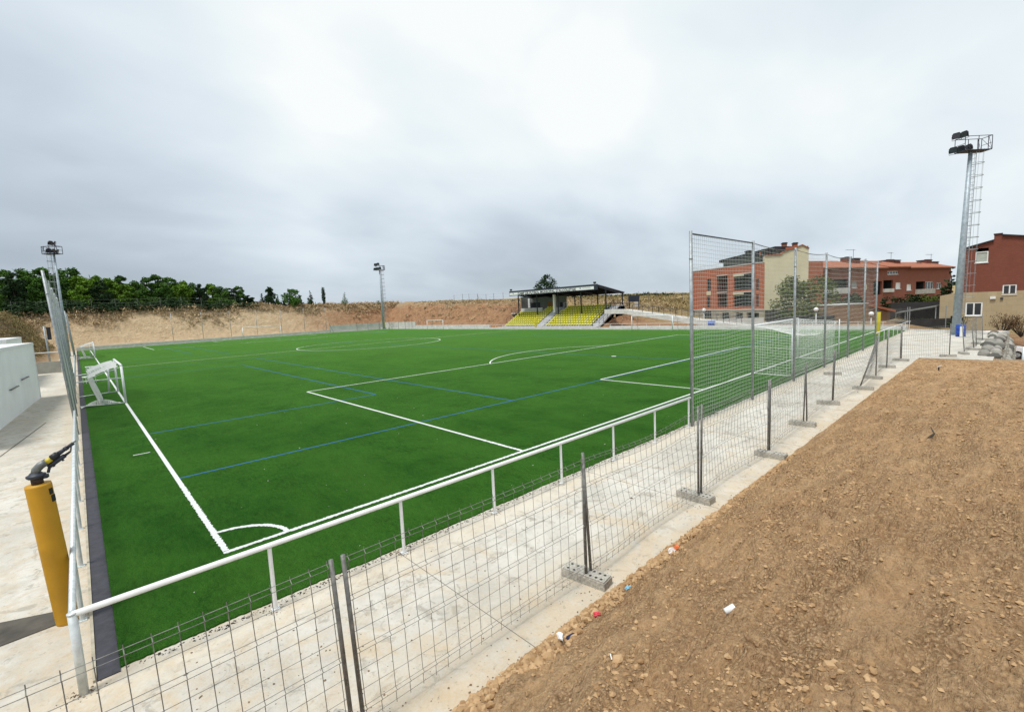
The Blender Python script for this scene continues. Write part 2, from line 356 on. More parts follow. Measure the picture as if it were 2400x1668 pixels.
PREFAB = simple('prefab_panel', (.84, .87, .88), .55, 0, .05, .6)
ROOFDK = simple('stand_roof', (.018, .019, .024), .7, 0, .2, 2)
STAIRM = simple('stair_concrete', (.50, .50, .50), .9, 0, .1, 1.5, .2)

# ------------------------------------------------------------------ terrain
PW, PL = 54.66, 99.5
def lerp(x, pts):
    if x <= pts[0][0]: return pts[0][1]
    for (a, b), (c, d) in zip(pts, pts[1:]):
        if x <= c: return b+(d-b)*(x-a)/(c-a)
    return pts[-1][1]
def sst(x, a, b):
    t = max(0., min(1., (x-a)/(b-a))); return t*t*(3-2*t)
def fbm(x, y, s, o=4): return noise.fractal(Vector((x*s, y*s, 1.3)), 1.0, 2.0, o)
def H(x, y):
    zf = sst(y, 103.6, 111.5)*(7.1-.6*sst(x, 20, 60))*(1+.05*sst(y, 112, 200))
    if y < 103.6: zf = 0
    zr = 0.
    if x > 58.2:
        pl = lerp(y, [(-30, -1.2), (-9.5, -1.2), (-6, -.7), (8, -.4), (20, .0), (31, .3), (40, 3.6), (52, 4.3), (62, 4.9), (90, 5.8), (104, 6.6)])
        wd = lerp(y, [(0, 30), (33, 30), (37, 8), (104, 8)])
        zr = pl*sst(x, 58.3, 58.3+wd)
        if 36.2 < y < 60.5: zr = min(pl, 2.7*sst(x, 58.8, 66.5)*.92) + (pl-2.6)*sst(x, 70, 76)
        zr += sst(x, 96, 120)*lerp(y, [(24, 0), (34, 2.6), (40, 1.2), (60, .5)])
    zl = 0.
    if x < -3.3 and y > 51.5:
        zl = 6.6*sst(y, 52, 80)*sst(-x, 3.3, 9.5)
    z = max(zf, zr, zl) if max(zf, zr, zl) > 0 else min(zr, 0)
    if x > 34.2 and y < -8.2: z = -(1.15+1.2*sst(x, 40, 54))*sst(-y, 8.2, 8.9)*sst(x, 34.2, 35.2)
    if x > 53.6 and y < 2: k_ = sst(x, 53.6, 55.4); z = z*(1-k_)-k_*(2.35-.9*sst(x, 60, 74))*sst(-y, -2, 5)
    if x < -13: z += 0
    k = min(1., max(0., z)/1.5)
    if k > 0: z += k*(.32*fbm(x, y, .22, 5)+.16*fbm(x+50, y, .9, 3)+(.35*abs(fbm(x, y+9, .45, 4))*-1 if z < 6 else 0))
    if z < .02 and -14 < x < 58.3 and -8.5 < y < 103.6: z = -.06
    if -14 < x < 33.6 and y <= -5.3: z = -.3
    return z
def axis(segs):
    out = [segs[0][0]]
    for a, b, st in segs:
        n = max(1, round((b-a)/st))
        for i in range(1, n+1): out.append(a+(b-a)*i/n)
    return out
xs = axis([(-700, -200, 50), (-200, -60, 10), (-60, -24, 2.), (-24, 62, .8), (62, 100, .8), (100, 160, 4), (160, 320, 16), (320, 900, 60)])
ys = axis([(-600, -100, 60), (-100, -30, 8), (-30, -10, 1), (-10, 100, .8), (100, 116, .45), (116, 170, 3), (170, 320, 15), (320, 900, 60)])
mb = MB()
for y in ys:
    for x in xs: mb.v.append((x, y, H(x, y)))
nx = len(xs)
for j in range(len(ys)-1):
    for i in range(nx-1): a = j*nx+i; mb.f.append((a, a+1, a+nx+1, a+nx))
tag(mb.build('terrain', TERR, smooth=True), kind='structure')

# concrete slab round the pitch (one sheet with the wider platform at its right end)
mb = MB()
mb.poly([(-13.5, -5.45, 0), (33.45, -5.45, 0), (33.45, -8.4, 0), (53.3, -8.4, 0), (55.9, -1.5, 0), (58.3, 10, 0), (58.3, 103.6, 0), (-13.5, 103.6, 0)])
mb.poly([(33.45, -5.45, 0), (-13.5, -5.45, 0), (-13.5, -5.45, -.25), (33.45, -5.45, -.25)])
tag(mb.build('pavement', CONC), kind='structure')
mb = MB()
for x in [2.05+5*i for i in range(-1, 7)]: mb.bx(x-.004, x+.004, -5.445, -2.2, .0, .003)
for y in (13.0, 19.2): pass
mb.quad((-3.7, 12.93, .004), (-3.68, 12.97, .004), (-2.83, 19.22, .004), (-2.85, 19.2, .004))
p0, p1 = gnd(0, 1070), gnd(108, 990); d = (p1-p0).normalized(); q = Vector((-d.y, d.x, 0))*.018; p0 = p0-d*1.2
mb.quad(p0-q+Vector((0, 0, .004)), p0+q+Vector((0, 0, .004)), p1+q+Vector((0, 0, .004)), p1-q+Vector((0, 0, .004)))
tag(mb.build('pavement_joints', simple('dark_joint', (.17, .15, .12), .95)), kind='structure')  # thin dark strips mark the slab joints

# turf
TX0, TX1, TY0, TY1 = -1.53, 56.3, -2.12, 102.2
rnd = random.Random(3)
mb = MB(); edge = []
x = TX0
while x < 34: edge.append((x, TY0+rnd.uniform(-.012, .012)+.02*fbm(x, 0, 1.3, 3))); x += .035 if x < 12 else .12
edge.append((TX1, TY0)); edge += [(TX1, TY1), (TX0, TY1)]
mb.poly([(a, b, .022) for a, b in edge])
for (a, b), (c, d) in zip(edge, edge[1:]+edge[:1]): mb.quad((a, b, .022), (a, b, .001), (c, d, .001), (c, d, .022))
tag(mb.build('turf', TURF), kind='structure')
mb = MB(); mb.bx(-1.74, TX0-.003, -2.2, 103, .0, .012); tag(mb.build('drain_strip', RUBBLE), kind='structure')
mb = MB(); mb.bx(-1.775, -1.742, -2.2, 103, -.01, .03); tag(mb.build('kerb', simple('dusty_kerb', (.40, .36, .27), .95, 0, .2, 5)), kind='structure')

# markings
def strip(mb, pts, wd, z=.026, jit=.0):
    out = []; P = [Vector((p[0], p[1], 0)) for p in pts]
    for i, p in enumerate(P):
        t = (P[min(i+1, len(P)-1)]-P[max(i-1, 0)]).normalized(); n = Vector((-t.y, t.x, 0))
        dd = (p-Vector((CAM.x, CAM.y, 0))).length; j = jit*(1 if dd < 14 else 0)
        out.append((p+n*(wd/2+rnd.uniform(-j, j)), p-n*(wd/2+rnd.uniform(-j, j))))
    for (a, b), (c, d) in zip(out, out[1:]): mb.quad((a.x, a.y, z), (b.x, b.y, z), (d.x, d.y, z), (c.x, c.y, z))
def seg(a, b, st=.03):
    a = Vector((*a, 0)); b = Vector((*b, 0)); L = (b-a).length; pts = []; t = 0
    while t < L:
        p = a+(b-a)*(t/L); pts.append(p); dd = (p-Vector((CAM.x, CAM.y, 0))).length; t += st if dd < 15 else 1.
    return pts+[b]
def arc(c, r, a0, a1, n=80): return [Vector((c[0]+r*math.cos(a0+(a1-a0)*i/n), c[1]+r*math.sin(a0+(a1-a0)*i/n), 0)) for i in range(n+1)]
mb = MB(); LW = .10; J = .014
strip(mb, seg((-.05, 0), (PW+.05, 0)), LW, jit=J); strip(mb, seg((0, .06), (0, PL)), LW, jit=J)
strip(mb, seg((PW, 0), (PW, PL)), LW); strip(mb, seg((0, PL), (PW, PL)), LW); strip(mb, seg((.06, PL/2), (PW-.06, PL/2)), LW)
h = PW/2
for y0, sg in ((0, 1), (PL, -1)):
    for hw, dp in ((20.16, 16.5), (9.16, 5.5)):
        for sx in (-1, 1): strip(mb, seg((h+sx*hw, y0+sg*.06), (h+sx*hw, y0+sg*dp)), LW, jit=J)
        strip(mb, seg((h-hw+.06, y0+sg*dp), (h+hw-.06, y0+sg*dp)), LW-.002, jit=J)
    a = math.acos(5.5/9.15)
    strip(mb, arc((h, y0+sg*11), 9.15, math.pi/2*sg-a, math.pi/2*sg+a), LW, z=.0265)
    strip(mb, arc((h, y0+sg*11), .11, 0, 6.283, 16), .16, z=.0268)
    for cx, sx in ((0, 1), (PW, -1)):
        a0 = math.atan2(0, sx); a1 = math.atan2(sg, 0)
        strip(mb, arc((cx, y0), 1.0, 0 if sx > 0 else math.pi, (0 if sx > 0 else math.pi)+math.pi/2*sg*sx, 50), LW*.95, z=.0265, jit=.012)
strip(mb, arc((h, PL/2), 9.15, 0, 2*math.pi, 160), LW, z=.0265)
for y in (9.15, PL-9.15): strip(mb, seg((-.62, y), (-.2, y)), .06, z=.0266)
tag(mb.build('white_markings', LINEW), kind='structure')
mb = MB(); BW = .075
for yc in (PL/4, PL*3/4):
    y0, y1 = yc-19.5, yc+19.5
    for y in (y0, y1): strip(mb, seg((.06, y), (PW-.06, y), .05), BW, z=.0245, jit=.006)
    for s, e in ((0, 1), (PW, -1)):
        strip(mb, seg((s+e*.1, yc-12.6), (s+e*9, yc-12.6)), BW, z=.0246); strip(mb, seg((s+e*.1, yc+12.6), (s+e*9, yc+12.6)), BW, z=.0246)
        strip(mb, seg((s+e*9, yc-12.6), (s+e*9, yc+12.6)), BW, z=.0247); strip(mb, seg((s+e*11.8, y0), (s+e*11.8, y1)), BW, z=.0247)
    strip(mb, seg((PW/2, y0), (PW/2, y1)), BW, z=.0248)
tag(mb.build('blue_markings', LINEB), kind='structure')

# ------------------------------------------------------------------ heap of soil in front
def DH(x, y):
    t = -5.45-y
    if t < 0: return -.02
    pl = 2.35*max(0., 1-max(0., x)/33.0)+.02; sl = lerp(x, [(-8, .66), (4, .66), (12, .50), (24, .16), (33, .05)])
    z = pl*(1-math.exp(-sl*t*1.35/max(pl, .06))) if pl > .03 else 0
    z = min(z, pl)
    a = sst(t, 0, .5); near = 1 if x < 14 else max(.35, 1-(x-14)/24)
    u = x*.80+y*.60; v = -x*.60+y*.80
    z += a*near*((.045 if x < 3 else .075)*noise.fractal(Vector((u*.9, v*5.5, 3.3)), .9, 2.1, 4)+.075*noise.fractal(Vector((u*.8, v*1.9, .3)), 1, 2, 4)+.05*noise.fractal(Vector((x*3.1, y*3.1, 2.)), .9, 2.1, 4)
                 + (.042*noise.fractal(Vector((x*7, y*8, 5.)), .7, 2.2, 4)+(.040*abs(noise.fractal(Vector((x*5, y*7, 9.)), .8, 2.1, 4)) if x < 12 else 0))) - .012*(1-a)
    e = min(1., max(0., (33.4-x)/1.0)); return z*e-.02*(1-e)+.008
xs = axis([(-9, -3, .2), (-3, 6, .032), (6, 12, .06), (12, 20, .11), (20, 33.5, .2)])
ys = axis([(-30, -14, 1.), (-14, -10.2, .12), (-10.2, -5.42, .032)])
mb = MB()
for y in ys:
    for x in xs: mb.v.append((x, y+.06*fbm(x, 3, .9, 4)*sst(y, -6.2, -5.45) if y > -6.2 else y, DH(x, y)))
nx = len(xs)
for j in range(len(ys)-1):
    for i in range(nx-1): a = j*nx+i; mb.f.append((a, a+1, a+nx+1, a+nx))
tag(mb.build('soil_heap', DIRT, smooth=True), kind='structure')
rnd = random.Random(11); mb = MB(); cnt = 0
while cnt < 46000:
    x = -2.5+35*rnd.random()**2.2; t = rnd.random()
    t = t**1.5*4.6 if rnd.random() < .7 else t*7
    y = -5.47-t
    dd = math.hypot(x-CAM.x, y-CAM.y); cl = noise.fractal(Vector((x*1.1, y*1.6, 7.)), .8, 2.2, 4)
    dens = .10+.90*sst(cl, .0, .35)
    edge_ = t < .30+.5*noise.noise(Vector((x*1.3, 4, 0)))+max(0, .5-.1*x) and x < 11 and rnd.random() < .6
    if edge_: dens = 1
    if rnd.random() > dens: continue
    s = .005+.017*rnd.random()**2.3+(.006+.026*rnd.random()**1.6 if edge_ and rnd.random() < .6 else 0)
    if rnd.random() < .003: s = rnd.uniform(.02, .045)
    s *= 1+max(0, dd-7)*.05
    z = DH(x, y)
    mb.blob((x, y, z+s*.12), (s*rnd.uniform(.8, 1.5), s*rnd.uniform(.7, 1.2), s*rnd.uniform(.5, .9)), 1 if s > .020 and dd < 9 else 0, .3, cnt); cnt += 1
tag(mb.build('loose_stones', STONE), kind='stuff', label='loose brown stones and clods scattered over the soil heap', cat='stones')
mb = MB(); k = 0
while k < 900:
    x = -1+22*rnd.random()**1.7; y = -5.42+3.0*rnd.random()**2.3
    s = .004+.010*rnd.random()**3
    if rnd.random() < .02: s *= 2.2
    mb.blob((x, y, s*.4), (s*1.3, s, s*.6), 0, .3, 90000+k); k += 1
for (fx, fy) in ((3.55, -5.05), (7.22, -4.97), (10.87, -5.03), (14.5, -4.9), (.06, -5.05), (.1, -2.33), (2.1, -2.33), (4.1, -2.33), (-1.85, -2.32), (6.1, -2.33), (8.1, -2.33)):
    for q in range(60):
        a = rnd.random()*6.283; r_ = (.36 if fy < -4 else .06)+.18*rnd.random()**2; s = .004+.008*rnd.random()**2
        mb.blob((fx+r_*math.cos(a), fy+r_*.6*math.sin(a), s*.4), (s*1.4, s, s*.6), 0, .3, 95000+q)
tag(mb.build('crumbs_of_soil', simple('soil_crumbs', (.19, .13, .08), .95, 0, .3, 20)), kind='stuff', label='crumbs of soil lying on the concrete path', cat='soil')
mb = MB(); k = 0                                       # spilled infill along the turf edge
while k < 1400:
    x = -1.5+16*rnd.random(); y = -2.16-.10*rnd.random()**2; s = .004+.010*rnd.random()**2
    mb.blob((x, y, s*.3), (s*1.6, s*1.2, s*.5), 0, .3, 50000+k); k += 1
tag(mb.build('rubber_crumbs', simple('rubber_infill', (.025, .022, .02), .9, 0, .2, 20)), kind='stuff', label='black rubber crumbs spilled along the turf edge', cat='crumbs')

# ------------------------------------------------------------------ railings round the pitch
def railing(a, b, label, h=.88, step=2.0, first=0., r=.030, pr=.026, mat=WHITE, endpost=True, sides=10, group='railings round the pitch'):
    a = Vector((*a, 0)); b = Vector((*b, 0)); L = (b-a).length; d = (b-a).normalized()
    e = empty('railing', a, 0, label, 'railing', group)
    MB().tube([Vector((0, 0, h)), d*L+Vector((0, 0, h))], r, sides).build('top_rail', mat, e, True)
    t = first; k = 0
    while t <= L+.05:
        pm = MB().tube([Vector((0, 0, .0)), Vector((0, 0, h-r))], pr, sides)
        if sides > 7: pm.box((0, 0, .006), (.10, .10, .012))
        o = pm.build('post', mat, e, False); o.location = d*t; t += step
    return e
railing((-1.85, -2.32), (12.22, -2.32), 'white tubular railing along the near goal line, left of the tall net', .925, 2.0, 1.96, .036, .028, WHITE)
ce = empty('corner_post', (-1.85, -2.32, 0), 0, 'thick grey corner post where two railings meet near the orange pad', 'post')
MB().tube([(0, 0, 0), (0, 0, .93)], .042, 14).build('shaft', GALV_PALE, ce, True)
MB().tube([(0, 0, .93), (0, 0, .945)], .046, 14).build('cap', GALV_PALE, ce, True)
railing((-1.85, -2.26), (-1.85, 14.6), 'galvanised railing running away down the left touchline beside the orange pad', .925, 2.0, 1.7, .034, .03, GALV_PALE)
railing((-1.9, 35.1), (-1.9, 64.5), 'pale railing on the left touchline between the two tall nets', .88, 2.0, 1., .03, .03, GALV_PALE, sides=6)
railing((40.5, -2.3), (55.6, -2.3), 'white railing right of the tall near net, ending at the far pitch corner', .88, 2.0, 1.2, .03, .026, WHITE, sides=6)
railing((57.0, -2.3), (57.0, 87.2), 'long white railing on the kerb in front of the stand', .80, 2.02, .1, .022, .02, WHITE, sides=5)
railing((-1.9, 102.7), (11.5, 102.7), 'low railing at the far left pitch corner', .8, 2., 1, .022, .02, GALV_PALE, sides=5)
# kerbs and low walls at the far sides
mb = MB(); mb.bx(56.36, 56.62, -2.0, 103.0, 0, .30); tag(mb.build('kerb_wall', KERB), 'low white kerb wall along the stand side of the pitch', 'kerb')
mb = MB(); mb.bx(-1.7, 43.0, 102.35, 102.75, 0, .62); tag(mb.build('kerb_wall', KERB), 'low white kerb wall behind the far goal', 'kerb')
mb = MB(); mb.bx(43.02, 57.6, 102.9, 103.25, 0, 1.62); mb.bx(57.35, 57.7, 87.8, 102.88, 0, 1.62); mb.bx(57.36, 57.69, 60.6, 87.78, 0, .75)
for i in range(7): mb.bx(43.0+2.1*i, 43.02+2.1*i, 102.88, 102.9, 0, 1.6)
tag(mb.build('concrete_wall', PALEWALL), 'pale concrete retaining wall round the far pitch corner', 'wall')
mb = MB(); mb.box((54.6, -5.0, .07), (.25, 7.6, .16), R_(-20.8)); tag(mb.build('kerb_edge', KERB), 'white kerb edging the end of the concrete platform by the light tower', 'kerb')
mb = MB(); mb.bx(57.9, 58.1, -2, 33, 0, .42); tag(mb.build('kerb_wall', PALEWALL), 'pale low wall behind the right hand railing', 'wall')

# ------------------------------------------------------------------ tall ball nets
def lattice(mb, S, nu, nv, r, su, sv, sides=3):    # cords both ways over the surface S(u, v), u and v in 0..1
    for i in range(nu+1): mb.tube([S(i/nu, j/sv) for j in range(sv+1)], r, sides, False)
    for j in range(nv+1): mb.tube([S(i/su, j/nv) for i in range(su+1)], r, sides, False)
def ballnet(pts, label, lean=(0, 0, 0), h=6.0, cell=.13, r=.0036, mat=NETM, pr=.05, group='tall ball nets', bar=True, hr=None):
    h_net_var = hr is not None
    P = [Vector((*p, 0)) for p in pts]; e = empty('ball_net', P[0], 0, label, 'net', group); o0 = P[0]; lean = Vector(lean)
    for p in P:
        m = MB().tube([Vector((0, 0, 0)), Vector((0, 0, h))+lean], pr, 10); m.tube([Vector((0, 0, h*.86))+lean*.86, Vector((0, 0, h*.865))+lean*.865], pr*1.15, 10)
        o = m.build('post', GALV, e, True); o.location = p-o0
    mr = MB()
    for k, (a, b) in enumerate(zip(P, P[1:])):
        s = 0 if (k == 0 and bar) else .10
        mr.tube([a-o0+(b-a)*(i/8)+lean+Vector((0, 0, h-.08-s*math.sin(math.pi*i/8))) for i in range(9)], .022 if s == 0 else .012, 6)
    mr.build('top_cable', DARKSTEEL, e)
    mn = MB()
    for k, (a, b) in enumerate(zip(P, P[1:])):
        L = (b-a).length; s = 0.02 if (k == 0 and bar) else .10; nrm = Vector((-(b-a).y, (b-a).x, 0)).normalized()
        def S(u, v, a=a, b=b, s=s, nrm=nrm, k=k):
            top = h-.1-s*math.sin(math.pi*u); z = .04+v*(top-.04)
            bel = .05*math.sin(math.pi*u)*math.sin(math.pi*v)+.015*math.sin(9*u+k+7*v)
            return a-o0+(b-a)*u+lean*(z/h)+nrm*bel+Vector((0, 0, z+.03*math.sin(6.3*u*1.5+k)*(1-v)*v*4))
        ck = cell*(1+.25*k) if h_net_var else cell; nu = max(4, int(L/ck)); nv = int(h/ck)
        for i in range(nu+1): mn.tube([S(i/nu, j/6) for j in range(7)], r, 3, False)
        for j in range(nv+1): mn.tube([S(i/10, j/nv) for i in range(11)], hr or r, 3, False)
    mn.build('netting', mat, e); return e
ballnet([(12.32, -2.33), (17.25, -2.33), (22.28, -2.3), (27.3, -2.3), (32.3, -2.3), (36.4, -2.32), (40.1, -2.35)], 'tall ball net on seven grey posts behind the near goal', hr=.0056)
ballnet([(-1.85, 14.8), (-1.87, 19.8), (-1.88, 24.8), (-1.9, 29.8), (-1.9, 34.8)], 'tall ball net on the left touchline, the nearer of two there', (-.30, 0, .1), cell=.13, r=.0095, mat=NETM, pr=.045)
ballnet([(-1.9, 64.8), (-1.9, 69.8), (-1.9, 74.8), (-1.9, 79.8), (-1.9, 84.8)], 'tall ball net on the left touchline, the farther one seen edge on', (-.3, 0, 0), cell=.25, r=.014, mat=NETM)
ballnet([(12.3+5*i, 102.95) for i in range(7)], 'faint tall ball net behind the far goal', cell=.5, r=.004, mat=NETM, pr=.045, bar=False)

# ------------------------------------------------------------------ goals
def goal_full(loc, rz, label, nets=True):
    e = empty('football_goal', loc, rz, label, 'goal', 'football goals')     # local +y points into the pitch
    for s in (-1, 1): MB().tube([(s*3.66, 0, 0), (s*3.66, 0, 2.44)], .06, 12).build('goal_post', WHITE2, e, True)
    MB().tube([(-3.66, 0, 2.44), (3.66, 0, 2.44)], .06, 12).build('crossbar', WHITE2, e, True)
    if nets:
        for s in (-1, 1): MB().tube([(s*4.3, -2.0, 0), (s*4.3, -2.0, 2.35)], .035, 8).build('net_pole', GALV_PALE, e, True)
        mn = MB()
        def back(u, v):
            x = -3.75+7.5*u; sag = .55*math.sin(math.pi*u)*v**2; return Vector((x+.3*(2*u-1)*v, -1.95+.15*math.sin(math.pi*v), .05+v*2.2-sag*.9))
        def roof(u, v):
            x = -3.66+7.32*u; f = back(u, 1); a = Vector((x, -.03, 2.42)); sag = .28*math.sin(math.pi*v)*math.sin(math.pi*u)
            return a+(f-a)*v-Vector((0, 0, sag))
        lattice(mn, back, 56, 17, .005, 16, 6); lattice(mn, roof, 56, 14, .005, 16, 8)
        for s in (0, 1):
            def side(u, v, s=s):
                t = roof(s, u); b = Vector((t.x, t.y, .05)); return b+(t-b)*v+Vector(((2*s-1)*.08*math.sin(math.pi*u), 0, 0))
            lattice(mn, side, 15, 17, .005, 8, 6)
        for s in (0, 1): mn.tube([roof(s, i/8) for i in range(9)], .011, 5)
        mn.tube([back(i/16, 1) for i in range(17)], .012, 5)
        for x in (-3.7, 3.7): mn.tube([(x, 0, .03), (x, -1.95, .03)], .018, 6)
        mn.tube([(-3.7, -1.95, .03), (3.7, -1.95, .03)], .014, 6)
        mn.build('goal_net', NETW, e)
    else:
        for s in (-1, 1): MB().tube([(s*3.66, 0, 1.9), (s*3.66, -1.8, 0)], .025, 6).build('brace', GALV_PALE, e, True)
    return e
goal_full((PW/2, 0, 0), 0, 'full size white goal with hanging net behind the tall ball net')
goal_full((PW/2, PL, 0), math.pi, 'full size white goal without net at the far end of the pitch', False)
def goal_small(loc, rz, label, style):
    e = empty('football_goal', loc, rz, label, 'goal', 'football goals')     # local +y into the pitch, local x along the line
    for s in (-1, 1): MB().tube([(s*3, 0, 0), (s*3, 0, 1.96)], .055, 10).build('goal_post', WHITE2, e, True)
    MB().tube([(-3.05, 0, 2.0), (3.05, 0, 2.0)], .055, 10).build('crossbar', WHITE2, e, True)
    if style == 'near':                              # swing-away goal with arms reaching back to the railing
        for s in (-1, 1):
            MB().tube([(s*3, 0, .06), (s*2.3, -1.75, .06)], .028, 8).build('ground_arm', GALV_PALE, e, True)
            MB().tube([(s*3, -.05, 1.35), (s*2.3, -1.75, 1.30)], .028, 8).build('upper_arm', GALV_PALE, e, True)
        MB().tube([(-2.85, -.42, .1), (-2.9, -.30, 1.92)], .05, 8).build('folded_post', WHITE2, e, True)
        MB().tube([(-2.6, -1.05, .05), (-2.6, -1.15, 1.75)], .022, 8).build('net_pole', GALV_PALE, e, True)
        mn = MB()
        def S(u, v):
            return Vector((-3+6*u, -.1-1.15*v**.7-.06*math.sin(9*u), 1.95-.40*v-.10*math.sin(math.pi*u)*v-.05*math.sin(14*u)*v))
        def B(u, v):
            t = S(u, 1); return Vector((t.x*(1-.08*v), t.y+.35*v+.06*math.sin(11*u+3*v), t.z*(1-v)+.06))
        lattice(mn, S, 44, 10, .009, 14, 5); lattice(mn, B, 44, 12, .009, 14, 6)
        def C(u, v):                                 # spare netting lying on the ground at the near end
            return Vector((3.0-.6*v-.25*math.sin(3*u), -.2-1.5*u, .05+.30*math.sin(math.pi*u)*(1-v)))
        lattice(mn, C, 18, 8, .010, 8, 8)
        for s in (0, 1):
            mn.tube([Vector((-3+6*s, -.05, 1.9)), S(s, 1), B(s, 1)], .012, 5)
        mn.build('goal_net', NETW, e)
    else:
        for s in (-1, 1): MB().tube([(s*3, 0, 1.9), (s*3, -1.2, 1.75), (s*3, -1.5, 0)], .022, 6).build('side_frame', GALV_PALE, e, True)
        MB().tube([(-3, -1.5, .04), (3, -1.5, .04)], .022, 6).build('ground_bar', GALV_PALE, e, True)
    return e
goal_small((0, PL/4, 0), -math.pi/2, 'small white goal with swing arms on the left touchline, the nearer one', 'near')
goal_small((0, PL*3/4, 0), -math.pi/2, 'small white goal on the left touchline, the farther one past the halfway line', 'near')
goal_small((PW-.1, 23.9, 0), math.pi/2, 'small white goal in front of the ramp right of the stand', 'far')
goal_small((PW-.1, 75.2, 0), math.pi/2, 'small white goal left of the stand before the concrete wall', 'far')

# ------------------------------------------------------------------ padded sprinkler columns
def cannon(x, y, label, mat, gun=True, yaw=0., h=1.97, r=.132):
    e = empty('sprinkler_column', (x, y, 0), yaw, label, 'sprinkler', 'padded sprinkler columns')
    m = MB().lathe([(r*.97, 0.0), (r*1.0, .03), (r*1.0, h*.55), (r*1.012, h*.555), (r*.995, h*.57), (r*1.0, h-.03), (r*.97, h-.005), (r*.30, h)], n=28)
    p = m.build('padding', mat, e, True)
    if gun:
        MB().box((r*.93, -r*.38, h-.12), (.012, .05, .08), R_(-20)).box((r*.97, -r*.26, h-.22), (.012, .06, .09), R_(-15)).build('warning_label', BLACK, p)
        gs = .76
        hd = MB().tube([(0, 0, h-.02), (0, 0, h+.10)], .062, 14); hd.build('riser', simple('rusty_iron', (.07, .045, .035), .7, .4, .3, 20), e, True)
        gn = e
        g = MB().lathe([(.065, 0), (.11, .02), (.13, .045), (.13, .075), (.10, .085), (.07, .12)], (0, 0, h+.08), 20)
        g.box((.10, 0, h+.10), (.10, .10, .06)); fl = g.build('swivel_flange', DARKSTEEL, gn, True)
        mt = simple('cast_alloy', (.20, .215, .21), .5, .5, .25, 12)
        MB().tube([(0, 0, h+.17), (.02, .0, h+.24), (.08, 0, h+.30), (.17, 0, h+.345)], (.068), 12, True, .062).build('elbow', mt, gn, True)
        a = Vector((.15, 0, h+.33)); d = Vector((.80, 0, .50)).normalized()*.86; up = Vector((-d.z, 0, d.x)).normalized()
        MB().tube([a, a+d*.13], .047, 12).build('sleeve', YEL2, gn, True)
        b = MB().tube([a+d*.13, a+d*.24], .058, 12); b.tube([a+d*.235, a+d*.26], .040, 12); b.build('coupling', BLACK, gn, True)
        b = MB().tube([a+d*.26, a+d*.40], .040, 12, True, .030); b.tube([a+d*.38, a+d*.44], .037, 12); b.tube([a+d*.44, a+d*.56], .026, 10, True, .030); b.build('nozzle_barrel', DARKSTEEL, gn, True)
        c = a-up*.085
        b = MB().tube([c-d*.02, c+d*.30], .038, 10); b.tube([c+d*.28, c+d*.42], .026, 8, True, .016)
        b.tube([c+d*.05, c+d*.05-up*.05], .02, 8); b.tube([c+d*.22, c+d*.22-up*.06], .018, 8); b.tube([c+d*.0-up*.0, c-d*.10-up*.07], .022, 8)
        b.build('counterweight_arm', DARKSTEEL, gn, True)
        b = MB().tube([c+d*.42, a+d*.52], .012, 6); b.box(tuple(a+d*.56+up*.012), (.10, .05, .022), 0, Matrix.Rotation(R_(-26), 3, 'Y')); b.build('deflector_spoon', mt, gn)
        for ch in [c for c in e.children if not c.name.startswith(('padding', 'riser'))]:
            me = ch.data
            for v in me.vertices: v.co = Vector((0, 0, h+.02))+(v.co-Vector((0, 0, h+.02)))*gs
    else:
        MB().tube([(0, 0, h), (0, 0, h+.12), (.12, 0, h+.2)], .05, 8).build('sprinkler_head', BLACK, e, True)
    return e
cannon(-1.985, -.42, 'orange yellow padded column with black sprinkler gun by the corner railing', YEL, True, R_(-12)).rotation_euler.y = -.048
for (x, y, l) in ((50.5, -.85, 'yellow padded column at the right end of the tall near net'), (56.85, 47.6, 'yellow padded column in front of the stand'), (56.1, 100.3, 'yellow padded column beside the middle light tower at the far corner'),
                  (-2.3, 50.5, 'yellow padded column on the left touchline beyond the nearer net')):
    cannon(x, y, l, YEL2, False, 0, 2.0, .16)

